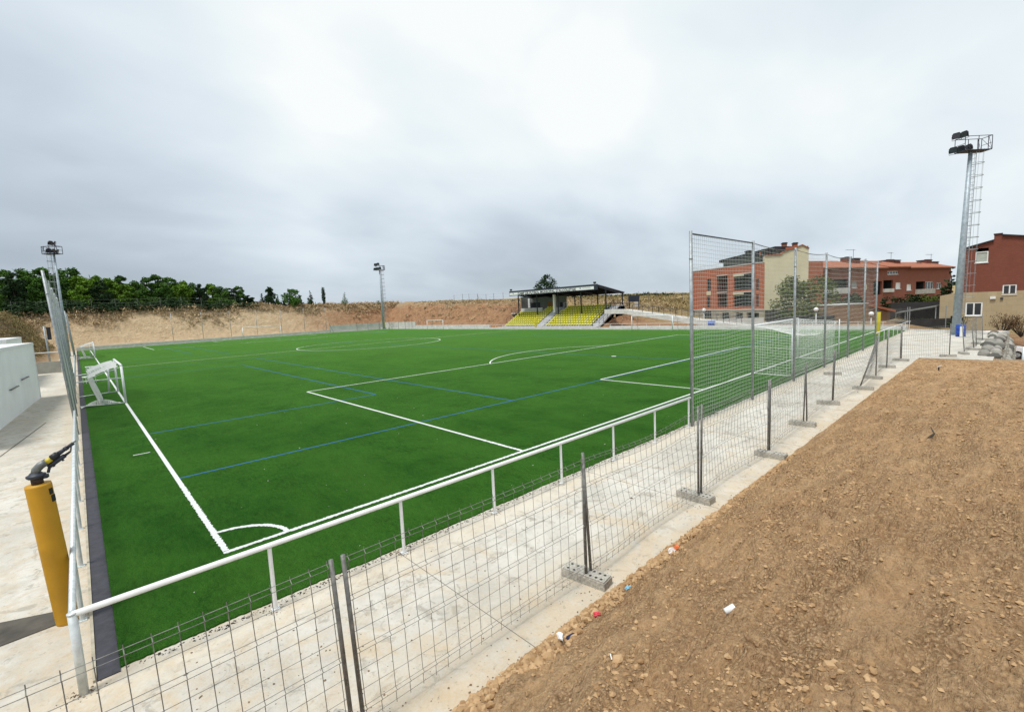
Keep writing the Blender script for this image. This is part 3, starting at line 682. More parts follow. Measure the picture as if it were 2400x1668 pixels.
# ------------------------------------------------------------------ site fence: mesh panels standing in concrete feet
def foot(loc, rz, label):
    m = MB(); L, Wd, Hh = .70, .24, .13
    m.bx(-L/2, L/2, -Wd/2, Wd/2, 0, Hh-.02); m.prism([(-L/2+.012, -Wd/2+.012), (L/2-.012, -Wd/2+.012), (L/2-.012, Wd/2-.012), (-L/2+.012, Wd/2-.012)], Hh-.02, Hh)
    e = empty('concrete_block', loc, rz, label, 'concrete block', 'concrete blocks holding up the site fence')
    m.build('block', CONCF, e)
    hm = MB()
    for x in (-.27, -.17, .10, .19, .27):
        for y in (-.06, .06): hm.tube([(x, y, Hh-.002), (x, y, Hh+.002)], .021, 10)
    hm.build('socket_holes', BLACK, e)
    return e
def panel(p0, p1, label, hh=1.80, z0=.13, l0=(0, 0), l1=(0, 0), sag=0., nv=21, seed=0, droop=0.):
    rn = random.Random(seed); a = Vector((*p0, 0)); b = Vector((*p1, 0)); d = b-a; n = Vector((-d.y, d.x, 0)).normalized()
    e = empty('mesh_barrier', a, 0, label, 'mesh barrier', 'wire mesh barriers of the site fence')
    for base, ln in ((Vector((0, 0, 0)), l0), (d, l1)):
        MB().tube([base+Vector((0, 0, .05)), base+Vector((ln[0], ln[1], hh+(.02 if abs(a.x+base.x) < 1 else .10)))], .0215, 10).build('fence_post', GALV_DULL, e, True)
    lf = Vector((l0[0], l0[1], 0)); lg = Vector((l1[0], l1[1], 0))
    def P(u, z):
        z_ = z-droop*math.sin(math.pi*u)*(z/hh); k = z/hh
        off = sag*(math.sin(math.pi*u)*(.6+.6*math.sin(2.3*z+seed))+.35*math.sin(7*u+seed)*math.sin(3*z))
        return d*u+(lf*(1-u)+lg*u)*k+n*off+Vector((0, 0, z_))
    folds = [(z0+.12, .05), (z0+.72, .05), (z0+1.26, .05), (hh-.03, .05)]
    zs = [z0]; hz = []
    for zf, w_ in folds: hz += [zf-w_/2, zf+w_/2]
    hz += [z0, z0+.32, z0+.52, z0+.92, z0+1.09, z0+1.46]
    m = MB()
    for z in hz: m.tube([P(i/18, z)+n*(.0) for i in range(19)], .0030, 4, False)
    for i in range(nv+1):
        u = .012+i/nv*.976; pts = [P(u, z0-.03)]
        for zf, w_ in folds: pts += [P(u, zf-w_/2), P(u, zf)-n*.032, P(u, zf+w_/2)]
        pts.append(P(u, hh+.025)); m.tube([p+Vector((0, 0, rn.uniform(-.003, .003))) for p in pts], .0034, 4, False)
    m.build('wire_mesh', WIRE, e); return e
FT = [(-3.45, -5.08), (.06, -5.03), (3.55, -5.05), (7.22, -4.97), (10.87, -5.03), (14.5, -4.85), (18.1, -4.75), (21.6, -4.9), (25.1, -4.85), (28.4, -4.75), (31.75, -4.85), (34.5, -6.68)]
whr = ['at the left edge by the corner', 'just left of the two close posts', 'between the close posts and the large foot', 'buckled, right of the large foot', 'bulging, after the second foot', 'before the splayed pair of posts',
       'after the splayed pair', 'before the leaning dark posts', 'after the leaning dark posts', 'next to last before the path corner', 'the last before the path corner', 'turning the corner of the soil heap']
for i, (a, b) in enumerate(zip(FT, FT[1:])):
    g = .055; A = Vector((*a, 0)); B = Vector((*b, 0)); d = (B-A).normalized()
    l0, l1 = (0, 0), (0, 0); sg = .01; dr = 0; ga = gb = g
    if i == 0: l1 = (-.06, 0)
    if i == 1: l0 = (-.06, 0); l1 = (.03, .02)
    if i == 1: sg = .025; dr = .02
    if i == 2: l0 = (-.10, .0); sg = .15; dr = .14
    if i == 3: sg = .12; dr = .05; l0 = (.10, .02); l1 = (.02, 0)
    if i == 4: sg = .05; l0 = (.03, 0); l1 = (.15, 0); gb = .20
    if i > 5: sg = .06; dr = .04
    if i == 5: l0 = (-.20, 0); l1 = (.12, 0); ga = .20; sg = .03
    if i == 6: sg = .03; l0 = (.14, 0); l1 = (.72, -.45)
    if i == 7: sg = .05; l0 = (.64, -.38); l1 = (.1, 0)
    panel((A+d*ga).to_2d(), (B-d*gb).to_2d(), 'wire mesh fence panel %s, %s from the left' % (whr[i+1] if i+1 < len(whr) else 'at the far end', ordinal(i)), sag=sg, l0=l0, l1=l1, seed=i+2, droop=dr, nv=21)
feet_l = ['left of the picture corner', 'under the two close posts at the bottom edge', 'large one with round socket holes under the leaning posts', 'second from the large one along the path', 'under the twin posts before the turf corner', 'long pale one under the splayed posts',
          'small dark one under the black twin posts', 'under the leaning dark fence posts', 'pale one just past the leaning posts', 'below the last straight posts', 'tiny one near the far path corner', 'at the corner of the soil heap']
fpx = [None, None, (1334, 1343, 1418, 1374), (1600, 1160, 1662, 1178), (1784, 1066, 1830, 1075), (1852, 993, 1910, 1000), (1924, 946, 1958, 948), (1999, 911, 2047, 914), (2035, 886, 2056, 888), (2064, 861, 2094, 862), (2104, 845, 2118, 846), (2206, 836, 2238, 836)]
for i, p in enumerate(FT):
    if fpx[i]:
        a, b = gnd(*fpx[i][:2]), gnd(*fpx[i][2:]); c = (a+b)/2; rz = math.atan2((b-a).y, (b-a).x)
    else: c, rz = Vector((p[0], p[1], 0)), R_(-60)
    foot((c.x, c.y, 0), rz, 'grey concrete fence block, %s' % feet_l[i])
a, b = gnd(1933, 878), gnd(1970, 878); foot((a+b)/2, math.atan2((b-a).y, (b-a).x), 'loose grey concrete block lying on the path behind the black twin posts')
# loose panels and feet near the light tower
for i, (a, b, l0, l1, lb) in enumerate(((gnd(2260, 828), gnd(2288, 812), (.5, .2), (.5, .1), 'leaning mesh panel in front of the blue bin, nearer one'), (gnd(2282, 817), gnd(2303, 798), (.35, .2), (.3, .1), 'leaning mesh panel right of the blue bin, farther one'))):
    panel(a.to_2d(), b.to_2d(), lb, l0=l0, l1=l1, seed=40+i, nv=20, sag=.02)
for i, (p, q, lb) in enumerate((((2243, 827), (2275, 833), 'grey concrete fence block under the leaning panel by the blue bin'), ((2266, 819), (2296, 821), 'grey concrete fence block half hidden behind the leaning panel'),
                               ((2286, 806), (2299, 807), 'grey fence block right of the blue bin, in the middle of the platform'), ((2294, 796), (2316, 797), 'grey fence block farthest away on the platform near the rock wall'))):
    a, b = gnd(*p), gnd(*q); c = (a+b)/2; foot(c, math.atan2((b-a).y, (b-a).x), lb)

# ------------------------------------------------------------------ light towers
def floodlight(parent, loc, yaw, pitch, s=1.):
    m = MB(); rt = Matrix.Translation(loc) @ Matrix.Rotation(yaw, 4, 'Z') @ Matrix.Rotation(pitch, 4, 'X')
    def ap(m): m.v = [tuple(rt @ Vector(v)) for v in m.v]; return m
    body = MB().prism([(-.30*s, -.26*s), (.30*s, -.26*s), (.33*s, .14*s), (.20*s, .30*s), (-.20*s, .30*s), (-.33*s, .14*s)], -.09*s, .03*s, 'y')
    body.prism([(-.2*s, -.18*s), (.2*s, -.18*s), (.22*s, .1*s), (-.22*s, .1*s)], -.20*s, -.09*s, 'y')
    o = ap(body).build('floodlight', BLACK, parent)
    ap(MB().prism([(-.26*s, -.22*s), (.26*s, -.22*s), (.28*s, .12*s), (.17*s, .26*s), (-.17*s, .26*s), (-.28*s, .12*s)], .031*s, .04*s, 'y')).build('lens', simple('lamp_glass', (.06, .065, .09), .15, 0, .1, 3), o)
    ap(MB().tube([(-.34*s, 0, 0), (-.34*s, -.02, -.38*s), (.34*s, -.02, -.38*s), (.34*s, 0, 0)], .022*s, 6)).build('bracket', DARKSTEEL, o)
def tower(loc, h, dx, face, label, detail=True, lad=1., lean=(0, 0)):
    # dx: heading of the platform's long side, face: heading the lamps look to
    e = empty('light_tower', loc, dx, label, 'light tower', 'floodlight towers'); ln = Vector((lean[0], lean[1], 0)); rz = -dx
    lv = Matrix.Rotation(-dx, 3, 'Z') @ ln
    m = MB(); n = 12; rb, rt = .30*lad, .135*lad
    m.tube([(0, 0, 0), lv*.5+Vector((0, 0, h/2)), lv+Vector((0, 0, h))], rb, n, True, rt); m.tube([(0, 0, 0), (0, 0, .04)], .42, 10); m.build('pole', simple('blue_grey_pole', (.36, .42, .46), .5, .2, .18, 4), e, True)
    T = lv+Vector((0, 0, h))
    lx = .34; m = MB()
    for s in (-.19, .19): m.tube([Vector((lx+.1, s, 1.8)), T+Vector((lx-.05, s, .1))], .022 if detail else .03, 6)
    z = 1.8; 
    while z < h: m.tube([Vector((lx+.1-.15*z/h, -.19, z))+lv*(z/h), Vector((lx+.1-.15*z/h, .19, z))+lv*(z/h)], .012, 5); z += .3
    z = 2.2
    while z < h: m.tube([Vector((0, 0, z))+lv*(z/h), Vector((lx+.1, 0, z))+lv*(z/h)], .02, 5); z += 2.4
    m.build('ladder', GALV, e)
    m = MB(); z = 3.0; ring = [(.10+.0+.36*(1-math.cos(a)), .36*math.sin(a)*1.0) for a in [math.pi*(-1+2*i/12)*.98 for i in range(13)]]
    ring = [(lx+.42+.40*math.cos(a), .38*math.sin(a)) for a in [R_(-150+25*i) for i in range(13)]]
    while z < h+.1:
        m.tube([Vector((x-.15*z/h, y, z))+lv*(z/h) for x, y in ring], .020 if detail else .03, 5); z += .95
    for k in (1, 3, 6, 9, 11): m.tube([Vector((ring[k][0]-.03, ring[k][1], 3.0))+lv*.2, Vector((ring[k][0]-.15, ring[k][1], h+.1))+lv], .011, 4)
    m.build('ladder_cage', GALV, e)
    m = MB(); x0, x1, y0, y1 = T.x-.85, T.x+1.25, T.y-.42, T.y+.42; zf = T.z+.02; zt = T.z+1.05
    m.bx(x0, x1, y0, y1, zf-.03, zf+.03); m.build('platform', DARKSTEEL, e)
    m = MB(); rr = .024 if detail else .035
    for y in (y0, y1):
        m.tube([(x0, y, zf), (x1, y, zf)], rr*1.3, 5); m.tube([(x0, y, zt), (x1, y, zt)], rr, 5)
        for x in (x0, T.x+.2, T.x+.95, x1): m.tube([(x, y, zf), (x, y, zt)], rr, 5)
        m.tube([(T.x+.95, y, zt), (x1, y, zf)], rr*.7, 4)
    for x in (x0, x1): m.tube([(x, y0, zt), (x, y1, zt)], rr, 5); m.tube([(x, y0, zf+.5), (x, y1, zf+.5)], rr*.7, 4)
    m.tube([(x1, y0, zf), (x1, y1, zt)], rr*.7, 4)
    m.build('guard_rail', DARKSTEEL, e)
    fy = face-dx-math.pi/2
    s = .82 if detail else 1.05
    for x, z, yy, p in ((x0-.12, zf+.25, .55, -15), (x0+.48, zf+.34, .25, -20), (x0+1.1, zf+.42, -.1, -18), (x0+.08, zt+.30, .6, -12), (x0+.70, zt+.40, .1, -14)):
        floodlight(e, Vector((x, (y0 if math.sin(face-dx) < 0 else y1), z)), fy+yy, R_(p), s)
    return e
a_r = math.atan2(_r.y, _r.x)
tower((50.77, -5.85, 0), 14.35, a_r, R_(135), 'tall floodlight tower with caged ladder on the right behind the fence', True, 1., (.36, -.30))
tower((54.9, 98.6, 0), 14.6, a_r, R_(225), 'floodlight tower in the middle at the far pitch corner', False, 1.)
tower((-2.58, 83.0, 0), 14.4, a_r+math.pi, R_(-45), 'floodlight tower on the left touchline behind the ball net', False, .8, (0, 0))

# ------------------------------------------------------------------ the stand
def rel(m, o): m.v = [(a-o[0], b-o[1], c-o[2]) for a, b, c in m.v]; return m
SO = (60., 48., 0.)
st = empty('grandstand', SO, 0, 'small covered stand with rows of yellow seats and a dark roof', 'grandstand')
def part(m, name, mat, parent=st, o=SO, smooth=False): return rel(m, o).build(name, mat, parent, smooth)
RP, RH, RX, RZ = .66, .37, 59.9, .18
mb = MB()
for r in range(9): mb.bx(RX+RP*r, RX+RP*(r+1) if r < 8 else 69.0, 37.6, 59.4, -.2, RZ+RH*(r+1)-.18)
part(mb, 'terrace', STAIRM)
mb = MB()
for k in range(18): mb.bx(RX-.15+RP/2*k, RX+RP*9+.2, 48.75, 50.35, RZ, RZ+RH*.5*(k+1)+.02)
part(mb, 'aisle_stairs', STAIRM)
mb = MB()
for k in range(18): mb.bx(RX-.3+RP/2*k, RX+RP*9+1, 36.1, 37.55, -.1, RZ+RH*.5*(k+1)-.02)
part(mb, 'side_stairs', STAIRM)
mb = MB(); mb.bx(58.9, 59.7, 36.2, 60.3, 0, .25); part(mb, 'front_step', STAIRM)
# seats
def seat_mesh(nm):
    m = MB(); m.bx(-.19, .17, -.17, .17, .0, .05); m.bx(.12, .18, -.17, .17, .05, .27); m.bx(-.20, -.16, -.16, .16, -.04, .04)
    return m
spots = []
for r in range(9):
    z = RZ+RH*(r+1)-.18+.16; x = RX+RP*r+.34
    for k in range(18):
        y = 38.35+.57*k
        if r >= 7 and k == 17: continue
        spots.append((x, y, z))
    for k in range(15):
        y = 50.85+.57*k
        if r == 7 and k > 3 or r == 8 and k > 3: continue
        spots.append((x, y, z))
spots.sort(key=lambda p: (Vector(p)-CAM).length)
s0 = seat_mesh('seat').build('seat', SEATM, st); s0.location = Vector(spots[0])-Vector(SO)
for p in spots[1:100]:
    c = s0.copy(); COL.objects.link(c); c.parent = st; c.location = Vector(p)-Vector(SO)
mb = MB()
for p in spots[100:]:
    b = seat_mesh('x'); n = len(mb.v); mb.v += [(a+p[0], q+p[1], c+p[2]) for a, q, c in b.v]; mb.f += [tuple(i+n for i in f) for f in b.f]
tag(part(mb, 'seats', SEATM), kind='stuff')
mb = MB()
for r in range(9):                                    # seat rails, enlarged into dark strips that stand in for shade between rows
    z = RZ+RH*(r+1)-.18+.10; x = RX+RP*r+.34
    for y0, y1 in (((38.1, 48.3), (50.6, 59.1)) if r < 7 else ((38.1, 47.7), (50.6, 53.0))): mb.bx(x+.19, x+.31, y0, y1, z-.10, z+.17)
part(mb, 'seat_rail_shade', DARKSTEEL)
# booth behind the left rows
bz = RZ+RH*7+.0
mb = MB(); mb.bx(64.9, 65.05, 53.4, 59.4, bz-.2, bz+.85); part(mb, 'parapet', PALEWALL)
mb = MB(); mb.bx(67.3, 67.5, 49.4, 59.4, bz-.2, 5.9); mb.bx(65.05, 67.3, 59.3, 59.5, bz-.2, 5.9); part(mb, 'booth_wall', simple('dim_booth_wall', (.20, .20, .185)))
mb = MB(); mb.bx(67.26, 67.3, 56.2, 58.9, bz+.5, bz+1.9); part(mb, 'booth_window', BLACK)
mb = MB(); mb.bx(67.25, 67.3, 52.6, 54.1, bz-.2, bz+1.95); part(mb, 'door', simple('orange_door', (.34, .15, .03), .6, 0, .1, 3))
mb = MB(); mb.bx(67.26, 67.3, 50.3, 50.9, bz+.8, bz+1.7); part(mb, 'notice_board', BLACK)
mb = MB(); mb.bx(63.3, 63.75, 48.8, 49.15, 2.6, 5.9); part(mb, 'white_pillar', WHITE)
mb = MB(); mb.bx(66.9, 67.2, 58.8, 59.25, bz+.9, 5.6); part(mb, 'white_pillar', WHITE)
# roof
x0, x1, ya, yb, zf, zb = 61.0, 68.5, 37.2, 58.3, 6.95, 5.62
mb = MB(); mb.prism([(x0, zf-.14), (x1, zb-.14), (x1, zb), (x0, zf)], ya, yb, 'y'); part(mb, 'roof', simple('black_roof_sheet', (.008, .008, .010), .95, 0, .2, 2, 0, .05))
mb = MB(); mb.prism([(x0-.05, zf-.02), (x1+.05, zb-.02), (x1+.05, zb+.05), (x0-.05, zf+.05)], ya-.05, yb+.05, 'y'); part(mb, 'roof_edge_trim', simple('pale_trim', (.5, .52, .56), .5, 0, .1, 3))
mb = MB()
for y in (ya+.04, 42.5, 47.8, 53.1, yb-.04): mb.prism([(x0+.1, zf-.42), (x1-.3, zb-.34), (x1-.3, zb-.15), (x0+.1, zf-.15)], y-.06, y+.06, 'y')
part(mb, 'roof_beam', DARKSTEEL)
mb = MB(); mb.bx(x0-.10, x0-.04, ya, yb, zf-.82, zf+.10); fas = part(mb, 'fascia', DARKSTEEL)
mb = MB(); mb.bx(x0-.125, x0-.10, ya+.75, yb-.1, zf-.70, zf-.22); part(mb, 'sign_board', WHITE)
def text(body, size, loc, rot, mat, parent, name, sx=1., o=SO, bold=.012):
    cu = bpy.data.curves.new('t', 'FONT'); cu.body = body; cu.size = size; cu.extrude = .006; cu.offset = bold*1.5; cu.space_character = 1.08
    ob = bpy.data.objects.new('t', cu); COL.objects.link(ob); dg = bpy.context.evaluated_depsgraph_get()
    me = bpy.data.meshes.new_from_object(ob.evaluated_get(dg)); bpy.data.objects.remove(ob)
    me.name = name; me.materials.clear(); me.materials.append(mat)
    w_ = max(v.co.x for v in me.vertices)
    q = bpy.data.objects.new(name, me); COL.objects.link(q); q.parent = parent; q.location = Vector(loc)-Vector(o)
    q.rotation_euler = rot; q.scale = (sx/w_ if sx else 1, 1, 1); return q
text("CAMP DE FUTBOL MUNICIPAL D'ALCOLETGE", .54, (x0-.130, 55.9, zf-.66), (math.pi/2, 0, -math.pi/2), BLACK, st, 'sign_lettering', 14.2)
mb = MB(); mb.bx(x0-.13, x0-.125, 38.6, 40.3, zf-.44, zf-.38); mb.bx(x0-.13, x0-.125, 40.6, 40.9, zf-.5, zf-.3); mb.bx(x0-.13, x0-.125, 57.0, 57.3, zf-.5, zf-.32); part(mb, 'sign_lettering', simple('grey_print', (.2, .22, .24)))
for y in (37.3, 42.5, 47.8, 53.1, 58.2):
    mb = MB(); mb.bx(63.1, 63.26, y-.08, y+.08, 2.0, 6.5); part(mb, 'column', DARKSTEEL)
    mb = MB(); mb.bx(67.9, 68.06, y-.08, y+.08, 2.9, 5.55); part(mb, 'column', DARKSTEEL)
for y in (38.1, 58.2):
    mb = MB(); mb.bx(x0+.1, x0+.35, y-.3, y+.1, zf+.2, zf+.5); mb.bx(x0+.2, x0+.24, y-.12, y-.06, zf-.0, zf+.2); part(mb, 'roof_floodlight', BLACK)
# handrails of the stand
def rail3(pts, h, r, parent, o, name='handrail', posts=1.2, mat=DARKSTEEL, mid=True):
    m = MB(); P = [Vector(p) for p in pts]
    m.tube([p+Vector((0, 0, h)) for p in P], r, 5)
    if mid: m.tube([p+Vector((0, 0, h*.55)) for p in P], r*.6, 4)
    for a, b in zip(P, P[1:]):
        n = max(1, round((b-a).length/posts))
        for i in range(n+1): m.tube([a+(b-a)*i/n, a+(b-a)*i/n+Vector((0, 0, h))], r, 5)
    return rel(m, o).build(name, mat, parent)
rail3([(59.6, 37.45, .2), (65.6, 37.45, 3.4), (67.5, 37.45, 3.4)], .95, .035, st, SO)
rail3([(59.6, 36.15, .2), (64.2, 36.15, 2.6)], .95, .035, st, SO)
rail3([(61, 59.5, .9), (66, 59.5, 3.3)], .9, .035, st, SO)
rail3([(66.2, 48.2, 3.4), (66.2, 49.0, 3.4)], .95, .04, st, SO, mat=WHITE)
mb = MB(); mb.bx(63.4, 69.5, 59.55, 66.5, 2.55, 2.8); pf = part(mb, 'side_landing', KERB)
rail3([(63.5, 59.6, 2.8), (63.5, 66.4, 2.8)], 1.05, .03, st, SO)
mb = MB()
for y in (60.0, 62.1, 64.2, 66.4): mb.bx(69.2, 69.32, y-.06, y+.06, 2.8, 5.7)
mb.bx(69.2, 69.3, 60, 66.4, 5.62, 5.7); part(mb, 'screen_frame', DARKSTEEL)
mb = MB(); mb.bx(69.1, 69.18, 59.6, 62.0, 2.8, 5.5); part(mb, 'white_door', WHITE)
# ramp
RO = (62., 28., 0.)
rp = empty('access_ramp', RO, 0, 'long white concrete ramp with dark handrails right of the stand', 'ramp')
prof = [(36.0, 2.75), (32.5, 2.68), (27.5, 1.95), (22, 1.15), (15.5, .25), (13.2, .05)]
mb = MB()
for (ya_, za), (yb_, zb_) in zip(prof, prof[1:]):
    for xa, xb in ((60.9, 61.1), (62.7, 62.9)): mb.v; n = len(mb.v); mb.prism([(ya_, za-.55), (yb_, zb_-.55), (yb_, zb_+.12), (ya_, za+.12)], xa, xb, 'x')
    mb.prism([(ya_, za-.35), (yb_, zb_-.35), (yb_, zb_-.02), (ya_, za-.02)], 61.1, 62.7, 'x')
rel(mb, RO).build('deck', KERB, rp)
for xx in (61.0, 62.8): rail3([(xx, y, z+.12) for y, z in prof[:5]], .95, .032, rp, RO, posts=1.6)
sb = empty('scoreboard', (70.2, 36.6, 0), 0, 'small dark board on posts at the top of the ramp', 'board')
MB().bx(-.06, .06, -1.2, .9, 3.9, 5.0).build('panel', DARKSTEEL, sb)
for y in (-1.1, .8): MB().bx(-.05, .05, y-.05, y+.05, 2.2, 3.9).build('leg', DARKSTEEL, sb)
MB().bx(-.09, -.07, -1.05, -.35, 3.0, 3.8).build('notice', PALEWALL, sb)

# ------------------------------------------------------------------ buildings (each laid out on its own facade plane)
class Fac:
    # a building whose visible front stands on the line a-b; local x along the front, local -y towards the pitch
    def __init__(s, pxa, da, pxb, db, name, label, cat, z0=0.):
        a = at(pxa, 700, da); b = at(pxb, 700, db); s.a = Vector((a.x, a.y, 0)); s.b = Vector((b.x, b.y, 0)); s.z0 = z0
        s.d = (s.b-s.a).normalized(); s.n = Vector((-s.d.y, s.d.x, 0)); s.L = (s.b-s.a).length
        s.e = empty(name, (s.a.x, s.a.y, z0), math.atan2(s.d.y, s.d.x), label, cat)
    def p(s, px, py, off=0.):                          # picture position to (x along front, height) on the plane set back by off
        r = ray(px, py); o = s.a+s.n*off; t = (o-CAM).dot(s.n)/r.dot(s.n); q = CAM+r*t-s.a
        return q.dot(s.d), q.z-s.z0
    def rect(s, x0, y0, x1, y1, off=0.):
        ya, yb = (y0, y1); cx, cy = (x0+x1)/2, (y0+y1)/2
        u0 = s.p(x0, cy, off)[0]; u1 = s.p(x1, cy, off)[0]; z1 = s.p(cx, ya, off)[1]; z0 = s.p(cx, yb, off)[1]
        return u0, u1, z0, z1
    def wall(s, u0, u1, z0, z1, holes, mat, th=.3, depth=9., name='wall', shape=None):
        # front wall tiled round its openings, plus side and back walls
        us = sorted({u0, u1, *[min(max(h[0], u0), u1) for h in holes], *[min(max(h[1], u0), u1) for h in holes]})
        zs = sorted({z0, z1, *[min(max(h[2], z0), z1) for h in holes], *[min(max(h[3], z0), z1) for h in holes]})
        m = MB()
        for a, b in zip(us, us[1:]):
            run = None
            for c, d in zip(zs, zs[1:]):
                if b-a < 1e-4 or d-c < 1e-4: continue
                inh = any(h[0]-1e-6 <= a and b <= h[1]+1e-6 and h[2]-1e-6 <= c and d <= h[3]+1e-6 for h in holes)
                if inh:
                    if run: m.bx(a, b, 0, th, run[0], run[1]); run = None
                else: run = (run[0], d) if run else (c, d)
            if run: m.bx(a, b, 0, th, run[0], run[1])
        m.bx(u0, u0+th, th, depth, z0, z1-.01); m.bx(u1-th, u1, th, depth, z0, z1-.01); m.bx(u0+th, u1-th, depth-th, depth, z0, z1-.01)
        return m.build(name, mat, s.e)
    def recess(s, h, name, mat, dep=1.4, floor=True):
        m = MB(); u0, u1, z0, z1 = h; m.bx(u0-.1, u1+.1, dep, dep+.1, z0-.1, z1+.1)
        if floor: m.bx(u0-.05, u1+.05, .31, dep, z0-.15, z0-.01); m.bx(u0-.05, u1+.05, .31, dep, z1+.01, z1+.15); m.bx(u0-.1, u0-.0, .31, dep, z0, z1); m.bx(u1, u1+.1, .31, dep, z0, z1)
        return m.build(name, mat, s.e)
    def window(s, h, mat=None, mull=1, fr=.07, frame=WHITE, dep=.10, sill=True, name='window', pane=None):
        u0, u1, z0, z1 = h; m = MB()
        y0, y1 = dep, dep+.06
        m.bx(u0, u0+fr, y0, y1, z0, z1); m.bx(u1-fr, u1, y0, y1, z0, z1); m.bx(u0+fr, u1-fr, y0, y1, z0, z0+fr); m.bx(u0+fr, u1-fr, y0, y1, z1-fr, z1)
        for k in range(1, mull+1): c = u0+(u1-u0)*k/(mull+1); m.bx(c-fr*.5, c+fr*.5, y0, y1, z0+fr, z1-fr)
        o = m.build(name, frame, s.e); MB().bx(u0, u1, y1+.005, y1+.03, z0, z1).build('pane', mat or GLASS, o)
        if sill: MB().bx(u0-.06, u1+.06, -.07, dep-.002, z0-.07, z0-.002).build('sill', frame, o)
        return o
def chim(F, px0, py0, px1, py1, off, mat, capm=None, dz=1.5):
    u0, u1, z0, z1 = F.rect(px0, py0, px1, py1, off); c = (u1-u0)
    o = MB().bx(u0+.08, u1-.08, off, off+max(.6, c*.8), z0-dz, z1-.25).build('chimney', mat, F.e)
    m = MB(); m.bx(u0, u1, off-.1, off+max(.6, c*.8)+.1, z1-.22, z1-.08); m.bx(u0+.1, u1-.1, off, off+.5, z1-.08, z1); m.build('chimney_cap', capm or BLACK, o)
def antenna(F, px, pybot, pytop, pxl, off):
    u, z0 = F.p(px, pybot, off); _, z1 = F.p(px, pytop, off); ul, _ = F.p(pxl, pytop, off); m = MB(); m.tube([(u, off, z0-1), (u, off, z1)], .035, 5)
    m.tube([(ul, off, z1-.15), (u+.5, off, z1-.15)], .03, 4)
    for k in range(7): c = ul+(u+.4-ul)*k/6; m.tube([(c, off-.28, z1-.15), (c, off+.28, z1-.15)], .018, 3)
    m.build('aerial', GALV_DULL, F.e)
# orange brick flats
A = Fac(1616.6, 90, 1791.7, 73.2, 'apartment_building', 'orange brick flats with recessed balconies behind the tall near net', 'building', .0)
def i4(a, b, c, d): return A.rect(1600+a*.1441, 560+b*.1441, 1600+c*.1441, 560+d*.1441)
holes = dict(n1=i4(395, 652, 457, 845), n2=i4(390, 928, 450, 1112), b1=i4(555, 600, 728, 855), b2=i4(560, 875, 724, 1105), B1=i4(828, 566, 1172, 826), B2=i4(824, 868, 1168, 1100), C1=i4(1195, 640, 1238, 830), C2=i4(1195, 900, 1238, 1100))
zg = i4(0, 1160, 10, 1170)[3]; zg = 1.75
A.wall(0, A.L, zg, 9.0, list(holes.values()), BRICK_OR, .3, 12, 'brick_wall')
for k in ('n1', 'n2', 'C1', 'C2'): A.window(holes[k], mull=0, frame=DARKSTEEL, sill=False)
for k in ('b1', 'b2', 'B1', 'B2'):
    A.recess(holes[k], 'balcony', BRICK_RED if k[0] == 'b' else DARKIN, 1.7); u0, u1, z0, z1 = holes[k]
    A.window((u0+(u1-u0)*.12, u0+(u1-u0)*.55, z0+.02, z1-.35), mull=1, frame=DARKSTEEL, dep=1.55, sill=False, name='balcony_door')
    m = MB(); m.tube([(u0, .06, z0+1.0), (u1, .06, z0+1.0)], .03, 5); c = u0
    while c < u1: m.tube([(c, .06, z0), (c, .06, z0+1.)], .012, 3); c += .16
    m.build('balcony_railing', DARKSTEEL, A.e)
    MB().bx(u0-.02, u1+.02, -.06, .28, z1, z1+.14).build('lintel', PALEWALL, A.e)
for k in ('B1', 'B2'):
    u0, u1, z0, z1 = holes[k]; MB().bx(u0, u0+(u1-u0)*.52, -.12, -.065, z1-.32, z1-.02).build('awning', CREAM, A.e)
u0, u1, z0, z1 = i4(390, 850, 457, 912); MB().bx(u0, u1, -.03, -.002, z0, z1).build('cream_panel', CREAM, A.e)
gh = [i4(350, 1165, 465, 1290), i4(640, 1195, 750, 1300), i4(868, 1195, 980, 1300), i4(1040, 1195, 1240, 1420)]
A.wall(.0, A.L, -1.2, zg-.01, gh, STONEW, .3, 11.9, 'stone_wall')
for h_ in gh[:3]: A.window(h_, mull=1, frame=DARKSTEEL, sill=False)
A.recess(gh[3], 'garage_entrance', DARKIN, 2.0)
m = MB(); m.bx(.0, A.L, -.08, .0-.002, zg-.12, zg+.05); m.build('string_course', PALEWALL, A.e)
m = MB(); m.bx(-.05, A.L, -.05, .4, 9.0, 9.14); uu = i4(570, 380, 1190, 470); m.tube([(0, .2, 9.75), (uu[0], .2, 9.75)], .035, 5)
c = 0.
while c < uu[0]: m.tube([(c, .2, 9.1), (c, .2, 9.75)], .02, 4); c += 1.
m.build('parapet', PALEWALL, A.e)
m = MB(); m.bx(uu[0], A.L-.3, 1.2, 9, 9.0, 10.2); m.build('attic', simple('attic_slate', (.05, .055, .05)), A.e)
ur0 = A.p(1694, 600, 3)[0]; m = MB()
zr0 = A.p(1700, 601, 3)[1]; zr1 = A.p(1791, 583, 3)[1]
m.prism([(ur0, 10.1), (A.L-.2, 10.1), (A.L-.2, max(zr1, 11.3)), (ur0, 10.6)], 2.2, 9, 'y'); m.build('roof', ROOFDK, A.e)
for (a, b, c, d) in ((1010, 190, 1090, 240), ): chim(A, 1600+a*.1441, 560+b*.1441, 1600+c*.1441, 560+d*.1441, 3.5, BLACK)
m = MB(); u0, u1, z0, z1 = i4(1190, 165, 1272, 400); m.bx(u0, u1, 1.0, 2.6, 9.0, z1); m.build('stair_tower', BLACK, A.e)
m = MB(); m.bx(0, .5, 12.0, 18, 0, 8.9); m.build('side_wing', BRICK_RED, A.e)
m = MB()
for z in (7.3, 4.6): m.bx(-.16, -.002, 2.0, 4.2, z, z+.25); m.bx(-.5, -.002, 6, 9, z, z+.1)
